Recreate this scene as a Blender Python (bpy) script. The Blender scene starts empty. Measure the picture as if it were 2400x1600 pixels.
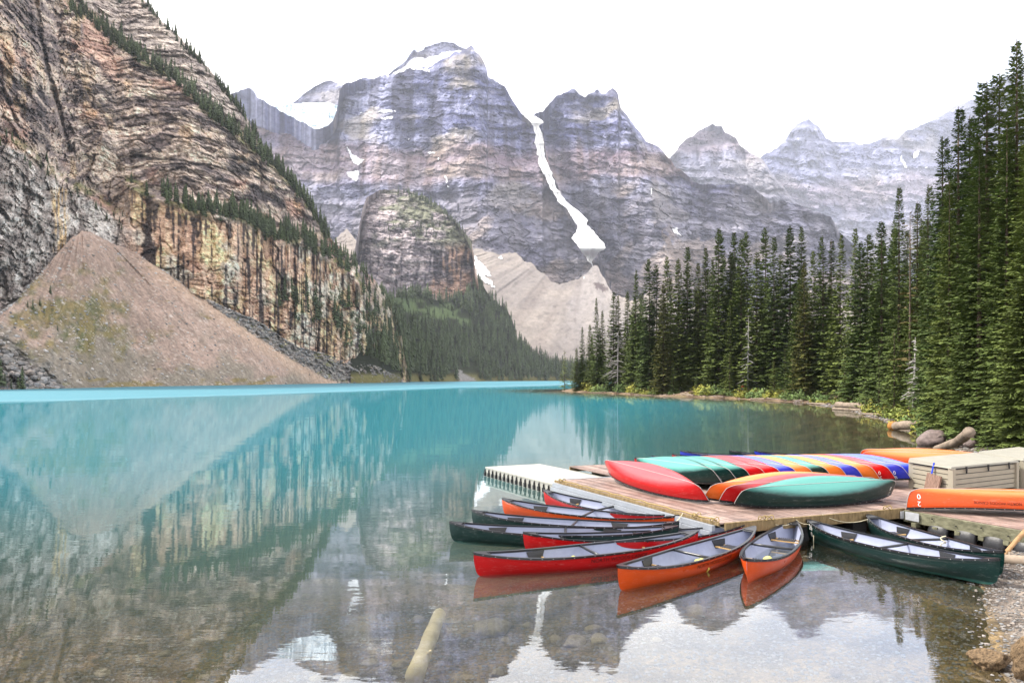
import bpy, bmesh, math, random
import numpy as np
from mathutils import Vector, Matrix, Euler

# ------------------------------------------------------------------ camera, world, sun, exposure
scn = bpy.context.scene
col = scn.collection
F, HZ, CAMH = 1600.0, 888.0, 3.75          # focal length and horizon of the 2400 px photograph, eye height in metres

cam_d = bpy.data.cameras.new('camera')
cam_d.sensor_width = 36.0
cam_d.lens = 36.0 * F / 2400.0
cam_d.shift_y = (HZ - 800.0) / 2400.0
cam_d.clip_start = 0.1
cam_d.clip_end = 40000.0
cam = bpy.data.objects.new('camera', cam_d)
cam.location = (0, 0, CAMH)
cam.rotation_euler = (math.radians(90), 0, 0)
col.objects.link(cam)
scn.camera = cam

SUN_EL, SUN_AZ = math.radians(50), math.radians(-75)     # azimuth from +Y (view axis), clockwise seen from above
world = bpy.data.worlds.new('World')
scn.world = world
world.use_nodes = True
wt = world.node_tree
for n in list(wt.nodes):
    wt.nodes.remove(n)
w_out = wt.nodes.new('ShaderNodeOutputWorld')
w_bg = wt.nodes.new('ShaderNodeBackground')
w_sky = wt.nodes.new('ShaderNodeTexSky')
w_sky.sky_type = 'NISHITA'
w_sky.sun_disc = False
w_sky.sun_elevation = SUN_EL
w_sky.sun_rotation = SUN_AZ
w_sky.altitude = 1800
w_sky.air_density = 1.0
w_sky.dust_density = 1.5
w_tc = wt.nodes.new('ShaderNodeTexCoord')
w_map = wt.nodes.new('ShaderNodeMapping')
w_map.inputs['Scale'].default_value = (1.0, 1.0, 2.2)
w_n = wt.nodes.new('ShaderNodeTexNoise')
w_n.inputs['Scale'].default_value = 2.6
w_n.inputs['Detail'].default_value = 6
w_n.inputs['Roughness'].default_value = 0.55
w_r = wt.nodes.new('ShaderNodeValToRGB')
w_r.color_ramp.elements[0].position = 0.40
w_r.color_ramp.elements[0].color = (0.32, 0.32, 0.32, 1)
w_r.color_ramp.elements[1].position = 0.60
w_r.color_ramp.elements[1].color = (1, 1, 1, 1)
w_mix = wt.nodes.new('ShaderNodeMix')
w_mix.data_type = 'RGBA'
w_mix.inputs['B'].default_value = (7.7, 7.2, 6.75, 1)        # bright thin overcast
wt.links.new(w_tc.outputs['Generated'], w_map.inputs['Vector'])
wt.links.new(w_map.outputs[0], w_n.inputs['Vector'])
wt.links.new(w_n.outputs['Fac'], w_r.inputs['Fac'])
wt.links.new(w_r.outputs['Color'], w_mix.inputs['Factor'])
wt.links.new(w_sky.outputs[0], w_mix.inputs['A'])
wt.links.new(w_mix.outputs['Result'], w_bg.inputs['Color'])
w_bg.inputs['Strength'].default_value = 0.1
wt.links.new(w_bg.outputs[0], w_out.inputs['Surface'])

sun_d = bpy.data.lights.new('sun', 'SUN')
sun_d.energy = 2.2
sun_d.angle = math.radians(9)
sun_d.color = (1.0, 0.94, 0.84)
sun = bpy.data.objects.new('sun', sun_d)
col.objects.link(sun)
_sd = Vector((math.sin(SUN_AZ) * math.cos(SUN_EL), math.cos(SUN_AZ) * math.cos(SUN_EL), math.sin(SUN_EL)))
sun.rotation_euler = (-_sd).to_track_quat('-Z', 'Y').to_euler()

scn.view_settings.view_transform = 'Standard'
scn.view_settings.look = 'None'
scn.view_settings.gamma = 1.0
scn.view_settings.use_curve_mapping = False
scn.view_settings.exposure = 2.05
scn.cycles.use_denoising = True
scn.cycles.max_bounces = 6
scn.cycles.diffuse_bounces = 3
scn.cycles.glossy_bounces = 3
scn.cycles.transparent_max_bounces = 6
scn.cycles.transmission_bounces = 3
scn.cycles.volume_bounces = 0
scn.cycles.sample_clamp_indirect = 6.0
scn.cycles.caustics_reflective = False
scn.cycles.caustics_refractive = False

# ------------------------------------------------------------------ helpers
rnd = random.Random(7)
rng = np.random.default_rng(11)

def lin(r, g, b, k=1.0):
    f = lambda c: (c / 255 / 12.92) if c / 255 <= 0.04045 else ((c / 255 + 0.055) / 1.055) ** 2.4
    return np.array([f(r) * k, f(g) * k, f(b) * k])

def sm(a, b, x):
    t = np.clip((x - a) / (b - a), 0, 1)
    return t * t * (3 - 2 * t)

def _h(ix, iy, iz, s):
    h = (ix.astype(np.int64) * 374761393 + iy.astype(np.int64) * 668265263 + iz.astype(np.int64) * 2147483647 + s * 974634777) & 0xFFFFFFFF
    h = ((h ^ (h >> 13)) * 1274126177) & 0xFFFFFFFF
    h = ((h ^ (h >> 16)) * 2246822519) & 0xFFFFFFFF
    return (h ^ (h >> 15)) & 0xFFFFFFFF

def vnoise(x, y, z=None, s=0):
    """smooth value noise, -1..1"""
    x = np.asarray(x, float); y = np.broadcast_to(np.asarray(y, float), x.shape)
    if z is None:
        x0 = np.floor(x); y0 = np.floor(y)
        fx = x - x0; fy = y - y0
        fx = fx * fx * fx * (fx * (fx * 6 - 15) + 10); fy = fy * fy * fy * (fy * (fy * 6 - 15) + 10)
        zz = np.zeros_like(x0)
        def g(dx, dy):
            return _h(x0 + dx, y0 + dy, zz, s) / 2147483647.5 - 1
        a = g(0, 0) * (1 - fx) + g(1, 0) * fx
        b = g(0, 1) * (1 - fx) + g(1, 1) * fx
        return a * (1 - fy) + b * fy
    z = np.broadcast_to(np.asarray(z, float), x.shape)
    x0 = np.floor(x); y0 = np.floor(y); z0 = np.floor(z)
    fx = x - x0; fy = y - y0; fz = z - z0
    fx = fx * fx * (3 - 2 * fx); fy = fy * fy * (3 - 2 * fy); fz = fz * fz * (3 - 2 * fz)
    def g(dx, dy, dz):
        return _h(x0 + dx, y0 + dy, z0 + dz, s) / 2147483647.5 - 1
    a = (g(0, 0, 0) * (1 - fx) + g(1, 0, 0) * fx) * (1 - fy) + (g(0, 1, 0) * (1 - fx) + g(1, 1, 0) * fx) * fy
    b = (g(0, 0, 1) * (1 - fx) + g(1, 0, 1) * fx) * (1 - fy) + (g(0, 1, 1) * (1 - fx) + g(1, 1, 1) * fx) * fy
    return a * (1 - fz) + b * fz

def fbm(x, y, z=None, o=4, s=0, g=0.5, l=2.03):
    t = 0; a = 1.0; n = 0
    for i in range(o):
        t = t + a * vnoise(x, y, z, s + i * 17)
        n += a; a *= g
        x = x * l + 3.1; y = y * l + 1.7
        if z is not None: z = z * l + 5.3
    return t / n

def ridged(x, y, z=None, o=4, s=0, g=0.5, l=2.03):
    t = 0; a = 1.0; n = 0
    for i in range(o):
        t = t + a * (1 - 2 * np.abs(vnoise(x, y, z, s + i * 17)))
        n += a; a *= g
        x = x * l + 3.1; y = y * l + 1.7
        if z is not None: z = z * l + 5.3
    return t / n

def worley(u, v, s=0):
    """distance to the nearest and second nearest jittered cell point, and a random number per cell"""
    iu, iv = np.floor(u), np.floor(v)
    f1 = np.full(u.shape, 9.0); f2 = f1.copy(); idc = np.zeros(u.shape)
    zz = np.zeros_like(iu)
    for du in (-1, 0, 1):
        for dv in (-1, 0, 1):
            a, b = iu + du, iv + dv
            jx = _h(a, b, zz, s + 1) / 4294967295.0; jy = _h(a, b, zz, s + 2) / 4294967295.0; r = _h(a, b, zz, s + 3) / 4294967295.0
            d = np.hypot(a + jx - u, b + jy - v)
            n = d < f1
            f2 = np.where(n, f1, np.minimum(f2, d)); idc = np.where(n, r, idc); f1 = np.where(n, d, f1)
    return f1, f2 - f1, idc

def hash1(i, s=0):
    i = np.asarray(i)
    return _h(i, np.zeros_like(i) + 3, np.zeros_like(i) + 9, s) / 4294967295.0

def inpoly(x, y, poly):
    c = np.zeros(x.shape, bool)
    n = len(poly)
    for i in range(n):
        x1, y1 = poly[i]; x2, y2 = poly[(i + 1) % n]
        if y1 == y2: continue
        k = ((y1 > y) != (y2 > y)) & (x < (x2 - x1) * (y - y1) / (y2 - y1) + x1)
        c ^= k
    return c

def seg_dist(x, y, pts):
    d = np.full(x.shape, 1e9)
    for (x1, y1), (x2, y2) in zip(pts[:-1], pts[1:]):
        dx, dy = x2 - x1, y2 - y1
        t = np.clip(((x - x1) * dx + (y - y1) * dy) / (dx * dx + dy * dy + 1e-12), 0, 1)
        d = np.minimum(d, np.hypot(x - x1 - t * dx, y - y1 - t * dy))
    return d

def pl(pts):
    a = np.array(pts, float)
    return lambda x: np.interp(x, a[:, 0], a[:, 1])

def at(px, py, z=0.0):
    Y = (CAMH - z) * F / (py - HZ)
    return Vector(((px - 1200) / F * Y, Y, z))

def tag(o, label=None, cat=None, group=None, kind=None):
    if label: o['label'] = label
    if cat: o['category'] = cat
    if group: o['group'] = group
    if kind: o['kind'] = kind
    return o

def empty(name, loc=(0, 0, 0), rot=(0, 0, 0)):
    o = bpy.data.objects.new(name, None)
    o.empty_display_size = 0.3
    o.location = loc; o.rotation_euler = rot
    col.objects.link(o)
    return o

def link(name, me, parent=None, mat=None, loc=None, rot=None):
    if mat is not None and not me.materials:
        for m in (mat if isinstance(mat, (list, tuple)) else [mat]):
            me.materials.append(m)
    o = bpy.data.objects.new(name, me)
    col.objects.link(o)
    if parent is not None: o.parent = parent
    if loc is not None: o.location = loc
    if rot is not None: o.rotation_euler = rot
    return o

def raw_mesh(name, V, faces, n=4, colr=None, smooth=False, matidx=None):
    """V (N,3), faces (M,n) numpy -> mesh, fast"""
    me = bpy.data.meshes.new(name)
    V = np.asarray(V, np.float32); Fc = np.asarray(faces, np.int32)
    me.vertices.add(len(V)); me.vertices.foreach_set('co', V.ravel())
    me.loops.add(Fc.size); me.loops.foreach_set('vertex_index', Fc.ravel())
    me.polygons.add(len(Fc))
    me.polygons.foreach_set('loop_start', np.arange(0, Fc.size, n, dtype=np.int32))
    me.polygons.foreach_set('loop_total', np.full(len(Fc), n, np.int32))
    if matidx is not None:
        me.polygons.foreach_set('material_index', np.asarray(matidx, np.int32))
    me.polygons.foreach_set('use_smooth', np.full(len(Fc), smooth))
    if colr is not None:
        at_ = me.attributes.new('Col', 'FLOAT_COLOR', 'POINT')
        c4 = np.ones((len(V), 4), np.float32); c4[:, :3] = np.clip(colr, 0.0, 1)
        at_.data.foreach_set('color', c4.ravel())
    me.update(calc_edges=True)
    me.validate()
    return me

def grid_faces(ny, nx, flip=False):
    i = np.arange(ny * nx).reshape(ny, nx)
    a, b, c, d = i[:-1, :-1], i[:-1, 1:], i[1:, 1:], i[1:, :-1]
    f = np.stack([a, b, c, d], -1) if not flip else np.stack([a, d, c, b], -1)
    return f.reshape(-1, 4)

class MB:
    """collects simple shapes and links them as one mesh object"""
    def __init__(s): s.v = []; s.f = []; s.m = []
    def add(s, vs, fs, m=0):
        o = len(s.v); s.v += [tuple(v) for v in vs]; s.f += [tuple(i + o for i in f) for f in fs]; s.m += [m] * len(fs)
    def box(s, c, size, rz=0.0, m=0, M=None):
        hx, hy, hz = size[0] / 2, size[1] / 2, size[2] / 2
        vs = [Vector((x, y, z)) for z in (-hz, hz) for x, y in ((-hx, -hy), (hx, -hy), (hx, hy), (-hx, hy))]
        R = M if M is not None else Matrix.Rotation(rz, 3, 'Z')
        s.add([R @ v + Vector(c) for v in vs], [(3, 2, 1, 0), (4, 5, 6, 7), (0, 1, 5, 4), (1, 2, 6, 5), (2, 3, 7, 6), (3, 0, 4, 7)], m)
    def hexa(s, b4, t4, m=0):
        s.add(list(b4) + list(t4), [(3, 2, 1, 0), (4, 5, 6, 7), (0, 1, 5, 4), (1, 2, 6, 5), (2, 3, 7, 6), (3, 0, 4, 7)], m)
    def tube(s, pts, r, n=8, m=0, cap=True):
        pts = [Vector(p) for p in pts]
        rs = r if isinstance(r, (list, tuple)) else [r] * len(pts)
        rings = []; up = Vector((0, 0, 1))
        for i, p in enumerate(pts):
            d = (pts[min(i + 1, len(pts) - 1)] - pts[max(i - 1, 0)]).normalized()
            a = d.cross(up)
            if a.length < 1e-3: a = d.cross(Vector((1, 0, 0)))
            a.normalize(); b = a.cross(d)
            rings.append([p + (a * math.cos(2 * math.pi * k / n) + b * math.sin(2 * math.pi * k / n)) * rs[i] for k in range(n)])
        vs = [v for R in rings for v in R]; fs = []
        for i in range(len(pts) - 1):
            for k in range(n):
                fs.append((i * n + k, i * n + (k + 1) % n, (i + 1) * n + (k + 1) % n, (i + 1) * n + k))
        if cap:
            fs.append(tuple(range(n - 1, -1, -1))); fs.append(tuple((len(pts) - 1) * n + k for k in range(n)))
        s.add(vs, fs, m)
    def mesh(s, name, smooth=False):
        me = bpy.data.meshes.new(name); me.from_pydata(s.v, [], s.f)
        me.polygons.foreach_set('material_index', s.m)
        if smooth: me.polygons.foreach_set('use_smooth', [True] * len(s.f))
        me.update(); return me
    def build(s, name, mat, parent=None, smooth=False, loc=None, rot=None):
        return link(name, s.mesh(name, smooth), parent, mat, loc, rot)

# ------------------------------------------------------------------ materials
def new_mat(name):
    m = bpy.data.materials.new(name); m.use_nodes = True
    nt = m.node_tree
    b = nt.nodes['Principled BSDF']
    return m, nt, b

def nd(nt, typ, **kw):
    n = nt.nodes.new(typ)
    for k, v in kw.items():
        if k in n.inputs.keys(): n.inputs[k].default_value = v
        else: setattr(n, k, v)
    return n

def noise_node(nt, scale, detail=4, rough=0.55, coord='Object', vscale=None):
    tc = nt.nodes.new('ShaderNodeTexCoord')
    n = nt.nodes.new('ShaderNodeTexNoise')
    n.inputs['Scale'].default_value = scale; n.inputs['Detail'].default_value = detail; n.inputs['Roughness'].default_value = rough
    if vscale:
        mp = nt.nodes.new('ShaderNodeMapping'); mp.inputs['Scale'].default_value = vscale
        nt.links.new(tc.outputs[coord], mp.inputs['Vector']); nt.links.new(mp.outputs[0], n.inputs['Vector'])
    else:
        nt.links.new(tc.outputs[coord], n.inputs['Vector'])
    return n

def ramp(nt, src, stops):
    r = nt.nodes.new('ShaderNodeValToRGB')
    e = r.color_ramp.elements
    while len(e) < len(stops): e.new(0.5)
    for i, (p, c) in enumerate(stops):
        e[i].position = p; e[i].color = (c[0], c[1], c[2], 1) if hasattr(c, '__len__') else (c, c, c, 1)
    nt.links.new(src, r.inputs['Fac'])
    return r

def mixc(nt, fac, a, b, mode='MIX'):
    m = nt.nodes.new('ShaderNodeMix'); m.data_type = 'RGBA'; m.blend_type = mode
    for v, s in ((fac, 'Factor'), (a, 'A'), (b, 'B')):
        if hasattr(v, 'is_linked'): nt.links.new(v, m.inputs[s])
        elif s == 'Factor': m.inputs[s].default_value = v
        else: m.inputs[s].default_value = (v[0], v[1], v[2], 1)
    return m.outputs['Result']

def bump(nt, b, src, strength=0.4, dist=0.05):
    n = nt.nodes.new('ShaderNodeBump'); n.inputs['Strength'].default_value = strength; n.inputs['Distance'].default_value = dist
    nt.links.new(src, n.inputs['Height']); nt.links.new(n.outputs[0], b.inputs['Normal'])
    return n

def attr_rock(name, scale, lo=0.7, hi=1.25, bstr=0.5, bdist=1.0, rough=0.95, vscale=None):
    """vertex-resolution rock colour with finer procedural grain and relief"""
    m, nt, b = new_mat(name)
    a = nd(nt, 'ShaderNodeAttribute', attribute_name='Col')
    n = noise_node(nt, scale, 6, 0.65, vscale=vscale)
    r = ramp(nt, n.outputs['Fac'], [(0.3, lo), (0.7, hi)])
    c = mixc(nt, 1.0, a.outputs['Color'], r.outputs['Color'], 'MULTIPLY')
    nt.links.new(c, b.inputs['Base Color'])
    b.inputs['Roughness'].default_value = rough
    b.inputs['Specular IOR Level'].default_value = 0.15
    if bstr: bump(nt, b, n.outputs['Fac'], bstr, bdist)
    return m

def plain(name, c, rough=0.6, spec=0.4, var=0.12, scale=6.0, bstr=0.0, bdist=0.01, vscale=None):
    m, nt, b = new_mat(name)
    n = noise_node(nt, scale, 5, 0.6, vscale=vscale)
    r = ramp(nt, n.outputs['Fac'], [(0.3, 1 - var), (0.7, 1 + var)])
    cc = mixc(nt, 1.0, c, r.outputs['Color'], 'MULTIPLY')
    nt.links.new(cc, b.inputs['Base Color'])
    b.inputs['Roughness'].default_value = rough
    b.inputs['Specular IOR Level'].default_value = spec
    if bstr: bump(nt, b, n.outputs['Fac'], bstr, bdist)
    return m
# ------------------------------------------------------------------ mountains: relief sheets marched outwards along real slopes
class Relief:
    def __init__(s, name, x0, x1, dx, top, bot, ny, Yb, kfun, mat, colf, disp=None, jag=0.0, jagw=14.0, back=400.0, foot=True, label=None, smooth=False, reg=None, seed=0, sobj=True):
        px = np.arange(x0, x1 + dx, dx, dtype=float)
        tp = top(px)
        if jag:
            tp = tp + jag * fbm(px / jagw, px * 0 + seed, o=4, s=seed + 5)
        bt = bot(px)
        tp = np.minimum(tp, bt - 1.0)
        v = np.linspace(0, 1, ny)[:, None]
        PX = np.repeat(px[None], ny, 0); PY = bt[None] + (tp - bt)[None] * v
        E = (HZ - PY) / F
        Y = np.zeros_like(PX); K = np.zeros_like(PX)
        Y[0] = Yb(px)
        for j in range(ny):
            y = Y[j]; X = (px - 1200) / F * y; z = CAMH + E[j] * y
            k = kfun(X, y, z, px, PY[j])
            K[j] = k
            if j < ny - 1:
                de = E[j + 1] - E[j]
                ke = np.minimum(k * E[j], 0.85)
                Y[j + 1] = y + np.clip(k * y * de / (1 - ke), -0.02 * y, 0.05 * y)
        X = (PX - 1200) / F * Y; Z = CAMH + E * Y
        if disp is not None:
            fade = np.minimum(1, np.minimum(v * 12, (1 - v) * 30))
            Y = Y + disp(X, Y, Z, PX, PY, K) * fade
            X = (PX - 1200) / F * Y; Z = CAMH + E * Y
        s.px, s.py, s.Y, s.X, s.Z, s.K, s.bt, s.tp, s.ny = px, PY, Y, X, Z, K, bt, tp, ny
        P = np.stack([X, Y, Z], -1)
        C = colf(X, Y, Z, PX, PY, K)
        rows = [P]; cols = [C]
        if foot:
            f = P[0].copy(); f[:, 2] = np.minimum(f[:, 2] - 6, -6.0); f[:, 1] -= 3
            rows.insert(0, f[None]); cols.insert(0, C[:1])
        for q, (a, b) in enumerate(((0.12, -0.06), (1.0, -0.8))):
            f = P[-1].copy(); f[:, 1] += a * back; f[:, 2] += b * back; f[:, 2] = np.maximum(f[:, 2], -6)
            f[:, 0] *= f[:, 1] / np.maximum(P[-1][:, 1], 1)
            rows.append(f[None]); cols.append(C[-1:])
        P = np.concatenate(rows, 0); C = np.concatenate(cols, 0)
        s.P, s.C = P, C
        me = raw_mesh(name, P.reshape(-1, 3), grid_faces(P.shape[0], P.shape[1]), 4, C.reshape(-1, 3), smooth)
        s.obj = link(name, me, None, mat)
        tag(s.obj, label, None, None, 'structure')
    def look(s, px, py):
        """world point of the slope seen at a photo position"""
        i = int(np.clip(round((px - s.px[0]) / (s.px[1] - s.px[0])), 0, len(s.px) - 1))
        v = np.clip((py - s.bt[i]) / (s.tp[i] - s.bt[i]), 0, 1) * (s.ny - 1)
        j = int(round(v))
        return Vector((s.X[j, i], s.Y[j, i], s.Z[j, i]))
    def patch(s, name, polys, mat, lift, warp=4.0, ws=9.0, label=None, kind='stuff', seed=3, colr=None):
        PX = np.repeat(s.px[None], s.ny, 0); PY = s.py
        wx = PX + warp * fbm(PX / ws, PY / ws, o=3, s=seed); wy = PY + warp * fbm(PX / ws, PY / ws, o=3, s=seed + 60)
        m = np.zeros(PX.shape, bool)
        for p in polys: m |= inpoly(wx, wy, p)
        fm = (m[:-1, :-1] & m[1:, :-1] & m[1:, 1:] & m[:-1, 1:]).ravel()
        fc = grid_faces(*m.shape)[fm]
        if not len(fc): return None
        # the snow lies on the rock: smoother than what it covers, with a visible edge thickness
        Ys = s.Y.copy()
        for _ in range(6):
            Ys[1:-1, 1:-1] = (Ys[1:-1, 1:-1] * 2 + Ys[:-2, 1:-1] + Ys[2:, 1:-1] + Ys[1:-1, :-2] + Ys[1:-1, 2:]) / 6
        Ys = np.minimum(Ys, s.Y) - lift
        E = (HZ - PY) / F
        P = np.stack([(PX - 1200) / F * Ys, Ys, CAMH + E * Ys], -1).reshape(-1, 3)
        u, inv = np.unique(fc, return_inverse=True)
        me = raw_mesh(name, P[u], inv.reshape(-1, 4), 4, np.ones((len(u), 3)) * 0.8 if colr is None else colr, True)
        o = link(name, me, None, mat)
        return tag(o, label, None, None, kind)

def mixv(a, b, t):
    t = np.asarray(t)[..., None]
    return a * (1 - t) + b * t

# --- measured outlines (photo pixels)
cliff_top = pl([(-500, -420), (-200, -330), (0, -200), (200, -90), (300, -28), (333, 0), (352, 15), (383, 54), (413, 78), (432, 100), (459, 126), (486, 157), (509, 184), (536, 218), (563, 249), (582, 283), (605, 321), (620, 352), (651, 387), (681, 425), (716, 463), (742, 505), (765, 540), (781, 566), (804, 589), (830, 608), (846, 626), (876, 653), (899, 684), (918, 715), (940, 780), (952, 850), (960, 893)])
shore = pl([(-500, 925), (-200, 918), (0, 913), (191, 909), (306, 906), (574, 902), (796, 898), (899, 897), (965, 894.5), (1120, 893.2), (1312, 892.2), (1500, 892.0), (1700, 891.8)])
talus_top = pl([(-500, 760), (-200, 745), (0, 735), (40, 705), (77, 660), (138, 590), (170, 556), (191, 542), (215, 545), (255, 566), (318, 592), (383, 635), (475, 698), (530, 722), (600, 750), (660, 790), (700, 815), (760, 830), (830, 845), (880, 855), (930, 880), (962, 893)])
cone_r = pl([(191, 542), (318, 592), (383, 635), (475, 698), (574, 770), (670, 835), (765, 888), (796, 898), (1000, 990)])
shoreY = lambda px: (CAMH * F) / (shore(px) - HZ)

bandA = [(168, 19), (214, 42), (268, 88), (325, 130), (383, 161), (421, 191), (459, 230), (497, 264), (536, 295), (574, 325), (612, 360), (643, 383), (673, 417), (720, 475), (760, 545)]
bandB = [(302, 432), (363, 459), (402, 471), (459, 494), (517, 501), (574, 509), (612, 536), (651, 555), (708, 562), (746, 586), (790, 612), (840, 655), (880, 720)]
bandC = [(-60, 290), (8, 318), (57, 344), (115, 398), (153, 425), (214, 450), (300, 520)]
crack = [(70, -160), (85, 0), (92, 60), (100, 110), (112, 170), (130, 230), (150, 300), (163, 350)]
crack2 = [(0, 190), (20, 240), (40, 290), (70, 330)]
A_line, B_line = pl(bandA), pl(bandB)

# --- talus cone with its boulder aprons
def talus_col(X, Y, Z, px, py, K):
    n = fbm(X / 26, Y / 26, o=4, s=1); f = vnoise(X / 1.3, Y / 1.3 + Z, s=2); rill = fbm((px - 191) / np.maximum(py - 500, 20) * 26, py / 160, o=3, s=5)
    base = mixv(lin(186, 160, 146), lin(158, 136, 124), sm(-0.5, 0.5, n + 0.5 * rill))
    base = mixv(base, lin(140, 132, 118), sm(0.0, 0.7, fbm(px / 90, py / 60, o=3, s=9) + (py - 760) / 160) * 0.8)
    edge = cone_r(px) - py
    base = mixv(base, lin(202, 172, 150), sm(-46, -8, edge) * sm(300, 380, px) * 0.8)
    g = sm(-0.05, 0.75, fbm(px / 40, py / 30, o=5, s=31, g=0.6) + 0.55 - np.hypot((px - 150) / 210, (py - 740) / 120) ** 2 * 0.62)
    base = mixv(base, mixv(lin(128, 116, 56), lin(78, 92, 42), sm(-0.3, 0.4, fbm(px / 12, py / 14, o=3, s=37))), g * 0.72)
    g2 = sm(0.25, 0.5, fbm(px / 40, py / 12, o=3, s=41) + sm(870, 900, py) * 0.5 - 0.3) * sm(140, 220, px) * sm(760, 640, px)
    base = mixv(base, lin(138, 120, 58), g2 * 0.6)
    boul = np.maximum(sm(6, -10, py - cone_r(px)) * sm(440, 500, px), sm(-30, 30, py - 795 - px * 0.55 - 22 * vnoise(px / 14, py / 14, s=4)) * sm(230, 100, px))
    bc = mixv(lin(152, 146, 140), lin(92, 90, 86), sm(-0.5, 0.6, fbm(X / 3.2, Z / 2.2, Y / 5, o=2, s=12)))
    bc = mixv(bc, lin(120, 118, 60), sm(0.25, 0.5, fbm(px / 22, py / 9, o=3, s=51)) * 0.7)
    base = mixv(base, bc, boul)
    sp = sm(0.62, 0.8, f) * 0.5
    base = mixv(base, lin(216, 206, 198), sp)
    base = base * (0.88 + 0.2 * fbm(X / 2.2, Y / 2.2, o=2, s=77))[..., None]
    return base * 0.84 * np.array([0.97, 1.0, 0.99])

def talus_disp(X, Y, Z, px, py, K):
    rill = fbm((px - 191) / np.maximum(py - 500, 20) * 12, py / 200, o=2, s=5)
    bo = np.maximum(sm(6, -10, py - cone_r(px)) * sm(440, 500, px), sm(-30, 30, py - 795 - px * 0.55) * sm(230, 100, px))
    return 2.2 * rill + 1.2 * fbm(X / 6, Y / 6, o=3, s=8) + bo * 7 * ridged(X / 8, Z / 5, Y / 8, o=3, s=14)

m_talus = attr_rock('talus', 0.55, 0.62, 1.35, 0.8, 1.2)
talus = Relief('talus_slope', -420, 964, 2.4, talus_top, lambda p: shore(p) + 0.6, 150, shoreY, lambda X, Y, z, px, py: 1.25 + 0.2 * vnoise(X / 40, z / 20, s=3), m_talus, talus_col, talus_disp, jag=3.0, back=60, label='pinkish scree cone with green patches below the cliff', smooth=False)

# --- left cliff
_bx = (_tp0 := np.arange(-420, 965, 4.0))
_by = np.array([talus.look(p, talus_top(p) + 12).y for p in _tp0]); _by = np.convolve(np.pad(_by, 30, 'edge'), np.hanning(61) / np.hanning(61).sum(), 'valid')
_bX = (_tp0 - 1200) / F * _by
_u = np.concatenate([[0], np.cumsum(np.hypot(np.diff(_bX), np.diff(_by)))])
Uc = lambda px: np.interp(px, _tp0, _u)          # metres along the foot of the wall
U0, U1 = float(Uc(105)), float(Uc(430))
def blocks(U, c):
    wu = U + 2.5 * fbm(U / 9, c / 9, o=3, s=301); wc = c + 1.2 * fbm(U / 7, c / 6, o=3, s=302)
    return worley(wu / 22.0, wc / 7.5, 311), worley(wu / 10.5, wc / 2.5, 321)

def cliff_c(X, z):
    w = 5 * fbm(X / 80, z / 70, o=3, s=21) + 2.2 * fbm(X / 13, z / 10, o=3, s=22)
    joint = 0.7 * np.floor(2.2 * vnoise(X / 16, np.floor(z / 26 + X / 60) + 7, s=23))
    return z - 0.38 * np.clip(X - U0, 0, U1 - U0) * sm(70, 150, z) + w + joint

cliff_bot = lambda p: np.where(p < 955, np.minimum(talus_top(p) + 50, shore(p) + 1), shore(p) + 1)
_tp = np.arange(-420, 965, 4.0)
_ty = np.array([talus.look(p, talus_top(p) + 12).y for p in _tp])
_ty = np.convolve(np.pad(_ty, 30, 'edge'), np.hanning(61) / np.hanning(61).sum(), 'valid')
cliffYb = lambda p: np.interp(p, _tp, _ty) + 4

def stair(c, S, hold, seed=0):
    """deviation of a stepped profile from the mean slope, -hold..0 (negative stands forward)"""
    q = c / S; i = np.floor(q); f = q - i
    h = np.clip(hold + 0.25 * (hash1(i.astype(int), seed) - 0.5), 0.2, 0.92)
    return np.where(f < h, 0, (f - h) / (1 - h)) - f

def cliff_k(X, Y, z, px, py):
    k = 0.42 + 0 * X
    dA = py - A_line(px); dB = py - B_line(px)
    k = k + 1.3 * sm(16, 6, np.abs(dA)) * sm(120, 180, px) * sm(800, 740, px)
    k = k + 0.35 * sm(-6, -22, dA) * sm(150, 220, px)
    k = k + 1.4 * sm(16, 5, np.abs(dB + 4)) * sm(270, 310, px)
    k = k - 0.32 * sm(8, 20, dB) * sm(270, 320, px)
    dC = py - np.interp(px, [p[0] for p in bandC], [p[1] for p in bandC])
    k = k + 1.0 * sm(14, 4, np.abs(dC)) * sm(310, 270, px)
    return np.clip(k, -0.1, 2.2)

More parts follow.
